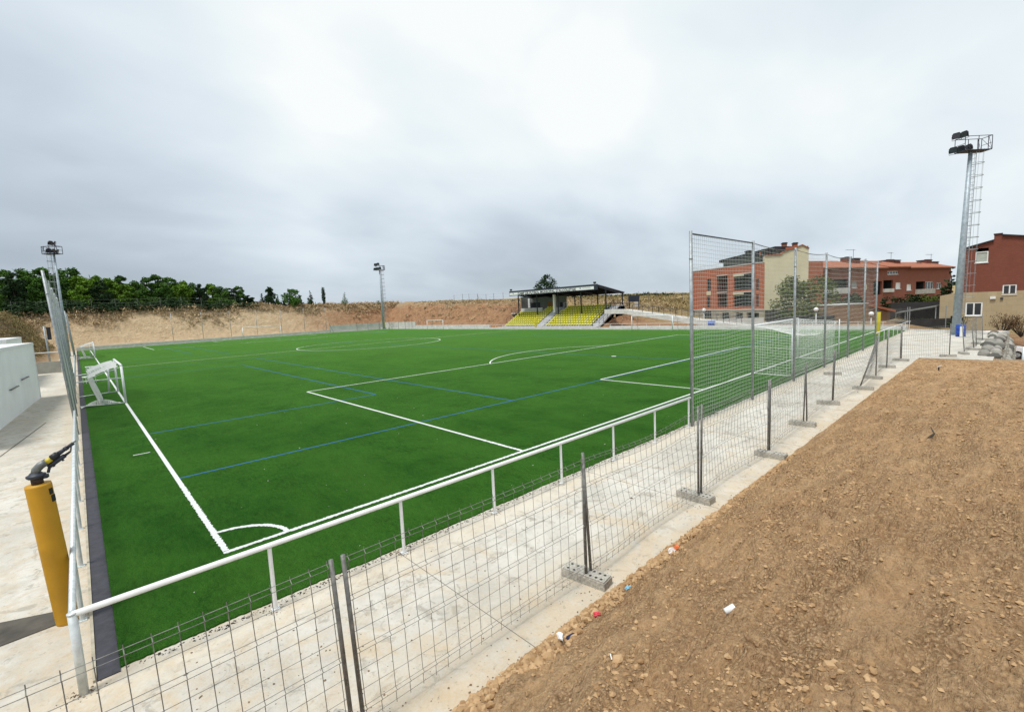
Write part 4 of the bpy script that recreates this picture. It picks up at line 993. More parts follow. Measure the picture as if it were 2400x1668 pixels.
m.build('side_ledge', PALEWALL, A.e)
# cream gable
Cg = Fac(1791.9, 73.0, 1893.5, 71.0, 'gable_house', 'tall cream rendered gable wall between the orange flats and the row houses', 'building', 0)
pts = [Cg.p(*q) for q in ((1791.9, 600.3), (1830, 598), (1836, 592), (1880.5, 575), (1896.5, 583), (1893.5, 600))]
uL = Cg.L; m = MB(); poly = [(0, -.5)]+[(max(0, min(uL, u)), z) for u, z in pts[:-1]]+[(uL, -.5)]
m.prism([(u, z) for u, z in reversed(poly)], 0, 13, 'y'); m.build('wall', CREAM, Cg.e)
m = MB(); top = [(0, pts[0][1])]+[(u, z) for u, z in pts[1:5]]
for (a, b), (c, d) in zip(top, top[1:]): m.prism([(a, b+.01), (c, d+.01), (c, d+.16), (a, b+.16)], -.15, 13.2, 'y')
m.build('roof', ROOFT, Cg.e)
u0, z0 = Cg.p(1790, 590, 3); ap = Cg.p(1870, 577, 3)
m = MB(); m.prism([(-.2, 9.8), (ap[0], 9.8), (ap[0], ap[1]+.1), (-.2, z0+.1)], 3, 12, 'y'); m.build('rear_roof', ROOFT, Cg.e)
for a, c in ((1832, 1846), (1857, 1871)): chim(Cg, a, 568, c, 580, 4.5, ROOFT, BLACK)
m = MB(); u0, z0 = Cg.p(1792, 727); m.bx(.02, uL-.02, -.30, -.002, -.5, z0); m.build('plinth', simple('dark_plinth', (.05, .048, .045)), Cg.e)
# row houses
Rw = Fac(1893, 80, 2226, 101, 'row_houses', 'long row of red brick houses with clay tile roofs and aerials', 'building', 0)
def i7(a, b, c, d, off=0.): return Rw.rect(1960+a*.1379, 560+b*.1379, 1960+c*.1379, 560+d*.1379, off)
rec = [i7(-270, 690, 205, 835), i7(632, 720, 772, 945), i7(800, 700, 966, 842), i7(1355, 722, 1512, 850)]
win = [(i7(262, 728, 352, 828), simple('grey_shutter', (.3, .31, .3)), 0), (i7(1010, 738, 1098, 848), WHITE, 0), (i7(1198, 768, 1280, 872), WHITE, 0), (i7(1512, 724, 1655, 850), GLASS, 2), (i7(1705, 740, 1790, 845), GLASS, 1), (i7(868, 546, 1056, 600), GLASS, 3)]
low = [i7(250, 960, 410, 1050)]
Rw.wall(0, Rw.L, -1, 8.15, rec+[w_[0] for w_ in win]+low, BRICK_ROW, .3, 10, 'brick_wall')
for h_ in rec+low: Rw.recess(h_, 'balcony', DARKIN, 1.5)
for h_, mt, mu in win: Rw.window(h_, mt, mu, .08)
for h_, q in ((i7(-270, 835, 205, 932), PALEWALL), (i7(790, 845, 952, 905), PALEWALL), (i7(1340, 850, 1650, 930), GREYWALL)):
    MB().bx(h_[0], h_[1], -.35, -.01, h_[2], h_[3]).build('balcony_parapet', q, Rw.e)
h_ = i7(468, 776, 515, 862); MB().bx(h_[0], h_[1], -.05, -.004, h_[2], h_[3]).build('cream_panel', CREAM, Rw.e)
for a, b, ze, zr in ((0, i7(462, 0, 463, 1)[0], 8.0, 9.5), (i7(462, 0, 463, 1)[0], i7(830, 0, 831, 1)[0], 7.9, 9.3), (i7(830, 0, 831, 1)[0], i7(1216, 0, 1217, 1)[0], 8.05, 9.5), (i7(1216, 0, 1217, 1)[0], Rw.L, 7.85, 9.2)):
    m = MB(); m.prism([(-.75, ze), (4.5, zr+.15), (9.8, ze), (9.8, ze+.18), (4.5, zr+.33), (-.75, ze+.18)], a+.02, b-.02, 'x'); m.build('roof', ROOFT, Rw.e)
    m = MB(); m.bx(a+.02, b-.02, -.72, -.64, ze-.14, ze+.02); m.build('gutter', simple('brown_gutter', (.06, .03, .02)), Rw.e)
for (a, b, c, d) in ((180, 300, 262, 400), (308, 322, 412, 400), (715, 385, 775, 415), (885, 345, 992, 430), (998, 352, 1096, 440), (1380, 405, 1450, 455), (1535, 345, 1628, 455), (1650, 380, 1742, 455), (-560, 370, -460, 430)):
    chim(Rw, 1960+a*.1379, 560+b*.1379, 1960+c*.1379, 560+d*.1379, 3.0, BRICK_RED, DARKSTEEL, 1.)
for a, b, c, l in ((290, 290, 160, 175), (930, 335, 225, 880), (1610, 350, 255, 1530)):
    px = 1960+a*.1379; antenna(Rw, px, 560+b*.1379, 560+c*.1379 if c != 160 else 560+175*.1379, 1960+(l if l > 500 else 170)*.1379, 3.2)
# red and beige house on the right
Hs = Fac(2203, 59.0, 2530, 50.9, 'corner_house', 'red brick house on a beige block base at the right edge of the picture', 'house', -1.7)
def hz(a, b, c, d): return Hs.rect(2180+a*.1504, 540+b*.1504, 2180+c*.1504, 540+d*.1504)
w3 = hz(704, 330, 906, 502); w2 = hz(1128, 845, 1348, 998); w1 = hz(548, 1120, 815, 1330)
zmid = Hs.p(2330, 683)[1]; uR = Hs.p(2250, 640)[0]
zt0 = Hs.p(2262, 585)[1]; (ua, za), (ub, zb2), (uc, zc), (ud, zd) = Hs.p(2329.5, 564.5), Hs.p(2330, 549), Hs.p(2349, 550), Hs.p(2530, 563)
m = MB()
def front(u0, u1, z0, z1, holes, mat, name, th=.3): return Hs.wall(u0, u1, z0, z1, holes, mat, th, 9, name)
front(0, Hs.L, -.5, Hs.p(2204, 693.5)[1], [h for h in (w1,)], BEIGE, 'block_wall')
zB = Hs.p(2204, 693.5)[1]
m = MB(); m.prism([(0, zB), (Hs.p(2239, 681)[0], zmid), (uR, zmid), (uR, zB)], .003, 9, 'y'); m.build('lean_to_wall', BEIGE, Hs.e)
hs2 = [w2]; us = (uR, Hs.L)
front(us[0], us[1], zB+.001, zmid, [(w2[0], w2[1], w2[2], zmid+1)], BEIGE, 'upper_block_wall')
front(us[0], us[1], zmid+.002, zt0, [(w2[0], w2[1], zmid, w2[3]), (w3[0], w3[1], w3[2], zt0+1)], BRICK_RED, 'brick_wall')
m = MB(); m.prism([(uR, zt0+.002), (ua, za)]+[(ua, zt0+.002)], .0, 9, 'y'); m.build('gable_wall', BRICK_RED, Hs.e) if w3[3] < zt0 else None
if w3[3] >= zt0:
    m = MB(); k = (za-zt0)/(ua-uR); f = lambda u: zt0+k*(u-uR)
    m.prism([(uR, zt0), (w3[0], zt0), (w3[0], f(w3[0]))], 0, 9, 'y'); m.prism([(w3[0], w3[3]), (w3[1], w3[3]), (w3[1], f(w3[1])), (w3[0], f(w3[0]))], 0, 9, 'y')
    m.prism([(w3[1], zt0), (ua, zt0), (ua, za), (w3[1], f(w3[1]))], 0, 9, 'y'); m.build('gable_wall', BRICK_RED, Hs.e)
m = MB(); m.prism([(ua+.002, zt0+.003), (Hs.L, zt0+.003), (Hs.L, zd), (uc, zc-.1), (uc, zb2-.05), (ua+.002, zb2-.05)], 0, 9, 'y'); m.build('gable_wall', BRICK_RED, Hs.e)
m = MB()
for (a, b), (c, d) in (((uR-.2, zt0-.07), (ua, za)), ((uc, zc-.1), (Hs.L, zd))): m.prism([(a, b+.01), (c, d+.01), (c, d+.17), (a, b+.17)], -.2, 9.2, 'y')
m.bx(ua-.05, uc+.05, -.1, 1.2, zb2-.04, zb2+.06); m.build('roof', ROOFDK, Hs.e)
Hs.window(w3, simple('pale_shutter', (.42, .46, .40)), 0, .10, dep=.02); Hs.window(w2, None, 1, .11, dep=.02); Hs.window(w1, None, 1, .13, dep=.02)
h_ = hz(935, 1030, 1022, 1066); MB().bx(h_[0], h_[1], -.22, -.004, h_[2], h_[3]).build('air_vent', WHITE, Hs.e)
h_ = hz(1092, 1045, 1138, 1070); MB().bx(h_[0], h_[1], -.15, -.004, h_[2], h_[3]).build('wall_lamp', DARKSTEEL, Hs.e)
# brown garden building and lean-to, carport
Bw = Fac(1954, 60, 2034, 61.5, 'brick_shed', 'plain brown brick shed behind the right hand railing', 'shed', -.6)
zt = Bw.p(1990, 714)[1]; m = MB(); m.bx(0, Bw.L, 0, 7, 0, zt); m.build('wall', BRICK_BR, Bw.e); MB().bx(-.08, Bw.L+.08, -.08, 7.1, zt+.002, zt+.10).build('coping', PALEWALL, Bw.e)
Ln = Fac(2034.5, 61.6, 2088, 62.5, 'lean_to', 'low brick lean-to with a worn clay tile roof beside the shed', 'shed', -.6)
za_, zb_ = Ln.p(2037, 713)[1], Ln.p(2087, 726)[1]; m = MB(); m.prism([(0, 0), (Ln.L, 0), (Ln.L, zb_-.3), (0, za_-.3)], 0, 5, 'y'); m.build('wall', BRICK_BR, Ln.e)
m = MB(); m.prism([(-.0, za_-.28), (Ln.L+.4, zb_-.32), (Ln.L+.4, zb_), (0, za_)], -.4, 5.2, 'y'); m.build('roof', ROOFT, Ln.e)
Cp = Fac(2096, 62, 2196, 59, 'carport', 'open carport with a thin sloping roof and slim posts before dark hedges', 'carport', -1.)
(u0, z0), (u1, z1) = Cp.p(2098, 733), Cp.p(2194, 717); m = MB(); m.prism([(u0, z0-.12), (u1, z1-.12), (u1, z1), (u0, z0)], -.2, 5, 'y'); m.build('roof', GALV_DULL, Cp.e)
for px, zz_ in ((2099, z0), (2121, z0+.18), (2131, z0+.25), (2192, z1)): u = Cp.p(px, 750)[0]; MB().bx(u-.05, u+.05, .1, .2, -.5, zz_-.1).build('post', GALV, Cp.e)
m = MB(); m.bx(-1, Cp.L+1.5, 5.1, 5.3, -.5, 3.0); m.build('back_wall', DARKIN, Cp.e)
dw = Fac(2080, 56.5, 2260, 56.0, 'boundary_fence', 'dark mesh fence with pale posts behind the far railing corner', 'fence', -1)
MB().bx(0, dw.L, 0, .04, 0, 1.15).build('lower_wall', DARKIN, dw.e)
for px in (2126, 2131, 2216, 2240): u = dw.p(px, 750)[0]; MB().bx(u-.04, u+.04, -.05, .0-.002, 0, 2.7).build('post', GALV, dw.e)
m = MB()
for k in range(12): m.tube([(0, -.01, 1.2+k*.12), (dw.L, -.01, 1.2+k*.12)], .008, 3)
m.build('wire', GALV_DULL, dw.e)
# retaining wall below the flats
a_, b_ = at(1632, 766, 68), at(1790, 768, 64); d_ = Vector((b_.x-a_.x, b_.y-a_.y, 0)); m = MB(); L_ = d_.length
e = empty('retaining_wall', (a_.x, a_.y, -1), math.atan2(d_.y, d_.x), 'grey rendered retaining wall in front of the orange flats', 'wall')
m.bx(0, L_, 0, .3, 0, at(1700, 747, 66).z+1); m.build('wall', PALEWALL, e)
m = MB(); m.bx(L_+.3, L_+8, -.2, .1, 0, at(1850, 740, 64).z+1); m.build('dark_wall', DARKIN, e)
# prefab cabins on the left
def cabin(x0, x1, y0, y1, h, label, rz=0.):
    e = empty('prefab_cabin', (x1, y1, 0), rz, label, 'cabin'); X, Y = x0-x1, y0-y1
    MB().bx(X, 0, Y, 0, 0, h-.16).build('wall', PREFAB, e); MB().bx(X-.04, .04, Y-.04, .04, h-.158, h).build('roof_edge', WHITE2, e); MB().bx(-.02, .03, -.03, .03, 0, h-.17).build('corner_trim', WHITE2, e)
    return e
cb = cabin(-9.5, -3.42, 14.0, 29.8, 3.27, 'long white prefab cabin at the left edge of the picture', R_(-4))
for (px, py, qx, qy) in ((53, 919, 83, 914), (44, 876, 70, 871)):
    def on(px, py):
        r = ray(px, py); t = (-3.55-CAM.x)/r.x; return CAM+r*t
cabin_b = cabin(-12., -5.0, 37, 49, 3.45, 'farther white prefab cabin showing above the first one')
for dy, z in ((-4.2, 1.55), (-7.2, 1.35)):
    m = MB().tube([(.07, dy-.9, z), (.07, dy+.9, z)], .035, 8); m.tube([(.0, dy-.8, z), (.07, dy-.8, z)], .02, 6); m.tube([(.0, dy+.8, z), (.07, dy+.8, z)], .02, 6); m.build('grab_bar', GALV_DULL, cb)
e = empty('low_wall', (-3.8, 51, 0), 0, 'low grey concrete wall with a white rail beyond the prefab cabin', 'wall')
MB().bx(-3.5, 1.45, 0, .28, 0, 1.05).build('wall', GREYWALL, e)
m = MB().tube([(-1.4, -.1, 0), (-1.4, -.1, 1.9), (1.3, -.1, 1.9), (1.3, -.1, 0)], .04, 6); m.tube([(1.0, -.1, 0), (1.0, -.1, 1.85)], .03, 6); m.build('gate_frame', WHITE, e)
e = empty('slanting_post', (-3.6, 54.5, 0), 0, 'thin grey post with a narrow dark sign left of the ball net', 'post')
MB().tube([(0, 0, 0), (-.1, 0, 4.3)], .07, 8).build('shaft', GALV, e, True); MB().bx(.04, .34, -.05, 0, 3.0, 4.2).build('sign', BLACK, e)

# ------------------------------------------------------------------ trees and shrubs
def crown_mesh(name, mat, seed, h, rad, z0, kind='pine', n=2600, s=.34):
    rn = random.Random(seed); m = MB(); blobs = []
    if kind in ('pine', 'broad'):
        nb = 34 if kind == 'pine' else 38
        for i in range(nb):
            t = rn.random()*.93; z = z0+(h-z0)*t
            env = (1-t**1.7)**.75*.95+.06 if kind == 'pine' else math.sqrt(max(0, 1-(2*t-.85)**2/1.4))
            a = rn.random()*6.283; q = rad*env*math.sqrt(rn.random())*.95
            blobs.append((Vector((q*math.cos(a), q*math.sin(a), z)), rad*rn.uniform(.26, .46)*(1-.45*t)))
    elif kind in ('cone', 'fir'):
        lv = 14
        for i in range(lv):
            t = i/(lv-1); z = z0+(h-z0)*t; rr = rad*(1-t)**.85+.10
            k = max(1, int(7*(1-t))+1)
            for j in range(k):
                a = rn.random()*6.283; q = rr*rn.uniform(.35, 1.0) if kind == 'fir' else rr*rn.uniform(.2, .8)
                blobs.append((Vector((q*math.cos(a), q*math.sin(a), z-(.25*q if kind == 'fir' else 0))), max(.16, rr*(.34 if kind == 'fir' else .45))))
    elif kind == 'column':
        for i in range(24): t = i/23; blobs.append((Vector((0, 0, z0+(h-z0)*t)), rad*(.55+.5*math.sin(math.pi*(.15+.8*(1-t))))))
    tot = sum(b[1]**2 for b in blobs)
    for c, r in blobs:
        for _ in range(max(6, int(n*r*r/tot))):
            v = Vector((rn.gauss(0, 1), rn.gauss(0, 1), rn.gauss(0, 1))); v.normalize(); v *= r*rn.uniform(.45, 1.1); v.z *= .92
            p = c+v; a = Vector((rn.gauss(0, 1), rn.gauss(0, 1), rn.gauss(0, .6))).normalized(); b = a.cross(Vector((rn.gauss(0, 1), rn.gauss(0, 1), rn.gauss(0, 1)))).normalized()
            k = s*rn.uniform(.5, 1.1); m.quad(p-a*k-b*k*.35, p+a*k*.3-b*k*.5, p+a*k+b*k*.35, p-a*k*.2+b*k*.55)
    me = bpy.data.meshes.new(name); me.from_pydata(m.v, [], m.f); me.materials.append(mat); return me
def trunk_mesh(name, seed, h, r, lean=.25, limbs=5, spread=1.6, low=.45):
    rn = random.Random(seed); m = MB(); L = [Vector((lean*rn.uniform(-1, 1)*t, lean*rn.uniform(-1, 1)*t, h*t)) for t in (0, .25, .5, .75, 1)]
    m.tube(L, [r*1.25, r, r*.8, r*.55, r*.2], 8)
    for i in range(limbs):
        t = rn.uniform(low, .9); a = rn.random()*6.283; p = L[0]*0+Vector((0, 0, h*t)); q = p+Vector((math.cos(a), math.sin(a), .55))*spread*rn.uniform(.5, 1)
        m.tube([p, (p+q)/2+Vector((0, 0, -.1)), q], [r*.42, r*.3, r*.1], 6)
    me = bpy.data.meshes.new(name); me.from_pydata(m.v, [], m.f); me.materials.append(BARK); return me
def place_tree(name, cm, tm, loc, sc, rz, label, cat='tree', group=None):
    e = empty(name, loc, rz, label, cat, group); e.scale = sc if hasattr(sc, '__len__') else (sc, sc, sc)
    for nm, me in (('crown', cm), ('trunk', tm)):
        if me is None: continue
        o = bpy.data.objects.new(nm, me); COL.objects.link(o); o.parent = e
    return e
def base_z(x, y): return H(x, y)
PV = [(crown_mesh('crown', mt, 20+i, 9.5, rd, z0, 'pine', 9000, .24), trunk_mesh('trunk', 30+i, 8.8, .17)) for i, (mt, rd, z0) in enumerate(((PINE, 2.9, 1.0), (PINE_LT, 2.7, 1.8), (PINE, 2.5, .8), (DARKPINE, 2.6, .3), (PINE_LT, 3.1, 1.2), (PINE, 3.2, .6)))]
UND = crown_mesh('crown', DARKPINE, 77, 3.0, 2.9, .2, 'broad', 1800, .28)  # dark leaf colour stands in for the shade under the pines
# (picture x, picture y of the treetop, distance, variant)
wood = [(-35, 628, 92, 2), (8, 624, 98, 0), (40, 634, 88, 3), (62, 618, 104, 5), (88, 640, 92, 0), (112, 622, 100, 2), (140, 632, 92, 5), (170, 618, 104, 0), (196, 640, 90, 1), (222, 636, 98, 4), (240, 655, 88, 3), (258, 645, 100, 1),
        (288, 642, 106, 2), (300, 662, 90, 1), (325, 650, 98, 5), (345, 644, 104, 0), (372, 640, 108, 2), (388, 655, 95, 5), (408, 643, 106, 0), (432, 650, 100, 4), (455, 656, 108, 5), (474, 662, 98, 3), (500, 660, 106, 1), (522, 665, 100, 5), (545, 672, 106, 3), (562, 668, 112, 2), (584, 690, 108, 3), (-10, 640, 112, 1), (75, 636, 116, 4), (128, 640, 116, 1), (182, 634, 118, 5), (211, 644, 112, 4), (272, 652, 116, 4), (313, 655, 116, 4), (418, 655, 118, 4)]
def behind(px, ymin):
    d = 60.
    while True:
        p = at(px, 720, d)
        if p.y > ymin or (p.x < -11 and p.y > 84): return d
        d += .5
for i, (px, py, dep, v) in enumerate(wood):
    dep = behind(px, 112.5)+(dep-88)*.45+2
    p = at(px, 720, dep); z = base_z(p.x, p.y)-.1; top = at(px, py, dep).z; s = (top-z)/9.6
    wdt = max(s*1.12, .80)
    place_tree('pine_tree', PV[v][0], PV[v][1], (p.x, p.y, z), (wdt, wdt, s), i*1.3, '%s tree from the left in the dark pine wood beyond the left bank' % ordinal(i), group='pines of the wood beyond the bank')
for i in range(22):                                     # undergrowth at the wood's edge
    px = -20+i*28; dep = behind(px, 111.8)+(i*7) % 3; p = at(px, 720, dep); z = base_z(p.x, p.y)
    place_tree('undergrowth_bush', UND, None, (p.x, p.y, z-.3), (1.1, 1.1, .30+.28*((i*5) % 4)*(.6 if px < 470 else .2)), i*2.1, 'dark undergrowth bush at the foot of the pine wood, %s from the left' % ordinal(i), 'bush', 'dark bushes under the pines')
def single(px, ptop, pbot, dep, wpx, kind, mat, label, n=2200, s=.22, name='tree', trunk=True, z0=.08, cat='tree', dark=None):
    if px < 895: dep = max(dep, behind(px, 111.5))
    b = at(px, pbot, dep); t = at(px, ptop, dep); h = t.z-b.z; z = b.z; rad = wpx/2*dep/CF
    g = base_z(b.x, b.y) if b.z > 0.5 else b.z
    if g < z: h += z-g; z = g
    return place_tree(name, crown_mesh('crown', mat, int(px), h, rad, h*z0, kind, n, s), trunk_mesh('trunk', int(px)+1, h*.9, max(.06, h*.022), .15, 4, rad*.7) if trunk else None, (b.x, b.y, z-.05), 1, px*.7, label, cat)
single(635, 669, 716, 112, 30, 'pine', DARKPINE, 'bushy conifer right of the wood, beside a small dark fir', 2200, .22, 'conifer', z0=.02)
single(616, 688, 718, 111, 17, 'cone', DARKPINE, 'small dark fir at the left of the bushy conifer', 900, .18, 'fir_tree', z0=.0)
single(652, 690, 716, 113, 16, 'cone', PINE, 'short conifer at the right side of the bushy conifer', 900, .18, 'conifer', z0=.0)
single(603, 706, 718, 108, 16, 'broad', DARKPINE, 'low dark bush between the wood and the small fir', 500, .2, 'bush', False, z0=.0, cat='bush')
single(686, 677, 716, 112, 44, 'broad', PINE, 'rounded umbrella pine standing alone on the bank', 2600, .22, 'pine_tree', z0=.10)
single(705, 692, 716, 111, 16, 'cone', DARKPINE, 'dark narrow conifer tucked behind the rounded pine', 700, .18, 'conifer', z0=.0)
single(664, 706, 717, 110, 13, 'broad', DARKPINE, 'low bush between the bushy conifer and the rounded pine', 400, .18, 'bush', False, z0=.0, cat='bush')
single(729, 682, 714, 112, 19, 'cone', DARKPINE, 'dark cone shaped conifer, third lone tree on the bank', 1300, .16, 'conifer', z0=.0)
single(760, 675, 714, 112, 8.5, 'column', DARKPINE, 'tall slim cypress on the bank', 1500, .13, 'cypress_tree', z0=.0)
single(809, 684, 712, 112, 19, 'fir', PINE, 'open layered fir tree right of the slim cypress', 900, .13, 'fir_tree', z0=.04)
single(887, 704, 712, 118, 10, 'broad', PINE, 'tiny bush on the skyline left of the middle light tower', 200, .12, 'bush', False, z0=.1, cat='bush')
single(1283, 643, 712, 104, 55, 'pine', DARKPINE, 'dark umbrella pine rising behind the stand roof', 3200, .20, 'pine_tree', z0=.30)
single(1883, 646, 758, 66, 148, 'broad', BROAD, 'big bushy green tree in front of the cream gable wall', 9000, .20, 'broadleaf_tree', z0=.0)
single(1985, 688, 735, 68, 70, 'broad', HEDGE, 'green hedge tree above the brown brick shed', 2600, .2, 'hedge_tree', z0=.0)
single(2090, 692, 760, 70, 60, 'broad', HEDGE, 'dark leafy tree below the shuttered windows of the row', 3000, .2, 'broadleaf_tree', z0=.0)
single(2135, 688, 760, 72, 66, 'broad', HEDGE, 'dark leafy tree between the lean-to and the carport', 3000, .2, 'broadleaf_tree', z0=.0)
single(2180, 690, 755, 70, 50, 'broad', BROAD, 'yellow green tree above the carport roof', 2400, .2, 'broadleaf_tree', z0=.0)
single(2225, 628, 740, 66, 62, 'fir', DARKPINE, 'dark drooping conifer just left of the tall light tower', 3600, .24, 'conifer', z0=.0)
single(2165, 745, 772, 58, 40, 'broad', HEDGE, 'low dark shrub under the carport', 900, .16, 'shrub', False, z0=.0, cat='shrub')
single(2238, 732, 772, 52, 24, 'broad', HEDGE, 'small dark shrub left of the light tower foot', 600, .14, 'shrub', False, z0=.0, cat='shrub')
def bare_shrub(px, pbot, dep, h, sp, label, mat, leaf, n=22):
    b = at(px, pbot, dep); rn = random.Random(int(px)); e = empty('dry_shrub', b, 0, label, 'shrub'); m = MB(); lf = MB()
    for i in range(n):
        a = rn.random()*6.283; q = Vector((math.cos(a)*sp*rn.uniform(.3, 1), math.sin(a)*sp*rn.uniform(.3, 1), h*rn.uniform(.5, 1))); mid = q*.5+Vector((rn.uniform(-.2, .2), rn.uniform(-.2, .2), .15))
        m.tube([(0, 0, 0), mid, q], [.03, .02, .007], 5)
        for _ in range(38):
            p = mid+(q-mid)*rn.random()+Vector((rn.gauss(0, .16), rn.gauss(0, .16), rn.gauss(0, .14))); d = Vector((rn.gauss(0, 1), rn.gauss(0, 1), rn.gauss(0, 1))).normalized()*leaf; g = d.cross(Vector((0, 0, 1)))*.5; lf.quad(p-d, p+g, p+d, p-g)
    m.build('branches', BARK, e); lf.build('foliage', mat, e)
bare_shrub(2348, 786, 46, 2.1, 1.7, 'dry orange brown shrub before the beige house wall', DRYBUSH, .10)
bare_shrub(2392, 790, 44, 2.3, 1.9, 'dry orange brown shrub at the right picture edge before the house', DRYBUSH, .10, 26)
bare_shrub(2256, 774, 48, 1.6, .7, 'thin dark shrub just right of the tall light tower foot', HEDGE, .07, 9)
# dry weeds along the top of the banks
def weeds(name, n, fx, s, mat, label, seed, up=1.):
    rn = random.Random(seed); m = MB(); k = 0
    while k < n:
        x, y = fx(rn); z = H(x, y)
        if z < .8: continue
        k += 1; c = Vector((x, y, z)); r = s*rn.uniform(.5, 1.5)
        for _ in range(16):
            p = c+Vector((rn.gauss(0, r*.6), rn.gauss(0, r*.6), abs(rn.gauss(0, r*.38))*up)); d = Vector((rn.gauss(0, .5), rn.gauss(0, .5), rn.gauss(.5, .4))).normalized()*r*.30; g = Vector((rn.gauss(0, 1), rn.gauss(0, 1), 0)).normalized()*r*.14; m.quad(p-d-g, p-d+g, p+d+g*.4, p+d-g*.4)
    tag(m.build(name, mat), kind='stuff', label=label, cat='scrub')
def f1(rn): return rn.uniform(-12, 62), 108.4+abs(rn.gauss(0, 3.4))-1.6*(fbm(rn.random()*3, 1, 1)>.2)
weeds('dry_scrub', 2600, lambda r: (lambda x: (x, 108.2+2.4*fbm(x, 3, .12, 4)+r.random()**.8*6.5))(r.uniform(-14, 66)), .55, SCRUB, 'brown dry scrub along the top of the far bank', 5)
weeds('dry_grass', 2200, lambda r: (62.+r.random()**.7*34, r.uniform(34, 104)), .32, GRASSY, 'pale dry grass on the banks behind the stand', 6, .7)
weeds('brown_scrub', 900, lambda r: (61.+r.random()*26, r.uniform(36, 100)), .6, SCRUB, 'brown scrub patches on the banks behind the stand', 8, .6)
weeds('hill_grass', 1500, lambda r: (r.uniform(84, 135), r.uniform(34, 84)), .6, GRASSY, 'dry grass on the low hill left of the flats', 9, .7)
weeds('skyline_scrub', 400, lambda r: (lambda u: (100+40*u, 90-55*u+r.uniform(-3, 3)))(r.random()), .9, HEDGE, 'dark scrub along the skyline behind the stand', 12, .6)
weeds('bank_weeds', 3600, lambda r: (-3.8-r.random()**1.2*20, r.uniform(58, 104)), .30, leafmat('olive_weeds', (.15, .12, .055), (.25, .195, .09), (.34, .26, .13)), 'olive brown weeds on the left bank', 10)

# ------------------------------------------------------------------ wire fences on the skyline
def skyfence(pts, label, h=2.2, step=1, r=.04):
    e = empty('wire_fence', pts[0], 0, label, 'fence'); o = Vector(pts[0]); m = MB()
    for k, p in enumerate(pts):
        p = Vector(p); q = MB().tube([(0, 0, -.3), (0, 0, h)], r, 5)
        if k % 4 == 1: q.tube([(0, 0, h*.9), (1.0, .3, 0)], r*.8, 4)
        q.build('post', GALV_DULL, e).location = p-o
    for z in (.2, .8, 1.4, 2.0): m.tube([Vector(p)-o+Vector((0, 0, z*h/2.2)) for p in pts], .010, 3)
    m.build('wire', GALV_DULL, e); return e
def onbank(px, dep): p = at(px, 710, dep); return (p.x, p.y, base_z(p.x, p.y))
skyfence([onbank(px, 110) for px in (740, 768, 832, 858, 885, 908, 930, 946, 962, 977, 994, 1010)], 'wire fence on the skyline left and right of the middle light tower')
skyfence([onbank(px, d) for px, d in ((1025, 112), (1045, 112), (1065, 112), (1085, 111), (1100, 110), (1120, 108), (1140, 106), (1158, 104), (1180, 102), (1326, 96), (1348, 95), (1387, 94), (1430, 94))], 'wire fence on the skyline behind the stand')
skyfence([onbank(px, 100) for px in (1470, 1490, 1508, 1520, 1540, 1560, 1580, 1600, 1615)], 'wire fence on the hill between the stand and the flats')
skyfence([onbank(px, behind(px, 110.5)) for px in (25, 83, 155, 214, 270, 322, 376, 425, 472, 515, 552)], 'wire fence with thin posts before the pine wood', 2.4)

# ------------------------------------------------------------------ street lamps, bins, car, rocks
def lamp(px, ptop, pbot, dep, label):
    b = at(px, pbot, dep); t = at(px, ptop, dep); h = t.z-b.z; e = empty('street_lamp', b, 0, label, 'street lamp', 'globe street lamps')
    MB().tube([(0, 0, 0), (0, 0, .8), (0, 0, h-.55)], [.09, .06, .045], 8).build('pole', WHITE, e, True)
    r = .27; o = MB().lathe([(r*math.sin(R_(a)), -r*math.cos(R_(a))) for a in (12, 30, 50, 70, 90, 110, 130, 150, 168)], (0, 0, h-r), 16).build('globe', WHITE, e, True)
    MB().tube([(0, 0, h-.62), (0, 0, h-.48)], .12, 10).build('collar', DARKSTEEL, e, True)
lamp(1650, 722, 757, 67, 'white globe street lamp before the orange flats')
lamp(1912, 720, 768, 58, 'white globe street lamp right of the big bushy tree')
lamp(2041, 730, 772, 55, 'white globe street lamp before the lean-to roof, largest of the three')
b = at(1668, 768, 63); e = empty('blue_container', b, .3, 'small blue waste container beside the railing below the flats', 'container')
m = MB(); m.prism([(-.42, 0), (.42, 0), (.5, .72), (-.5, .72)], -.4, .4, 'y'); m.build('body', BLUE, e); MB().prism([(-.52, .725), (.52, .725), (.40, .92), (-.3, .95)], -.42, .42, 'y').build('lid', simple('light_blue_lid', (.02, .10, .45), .4), e)
for s in (-.3, .3): MB().tube([(s, -.35, .06), (s, -.45, .06)], .06, 8).build('wheel', RUBBER, e)
b = gnd(2251, 788.5); e = empty('blue_bin', b, a_r, 'blue drum shaped bin with a white panel at the foot of the light tower', 'bin')
MB().lathe([(.27, 0), (.30, .02), (.30, .28), (.315, .30), (.315, .33), (.30, .35), (.30, .62), (.315, .64), (.315, .67), (.30, .69), (.30, .90), (.28, .93)], n=22).build('drum', BLUE, e, True)
MB().bx(-.36, -.16, -.38, -.30, 0.02, .82).build('white_panel', WHITE, e)
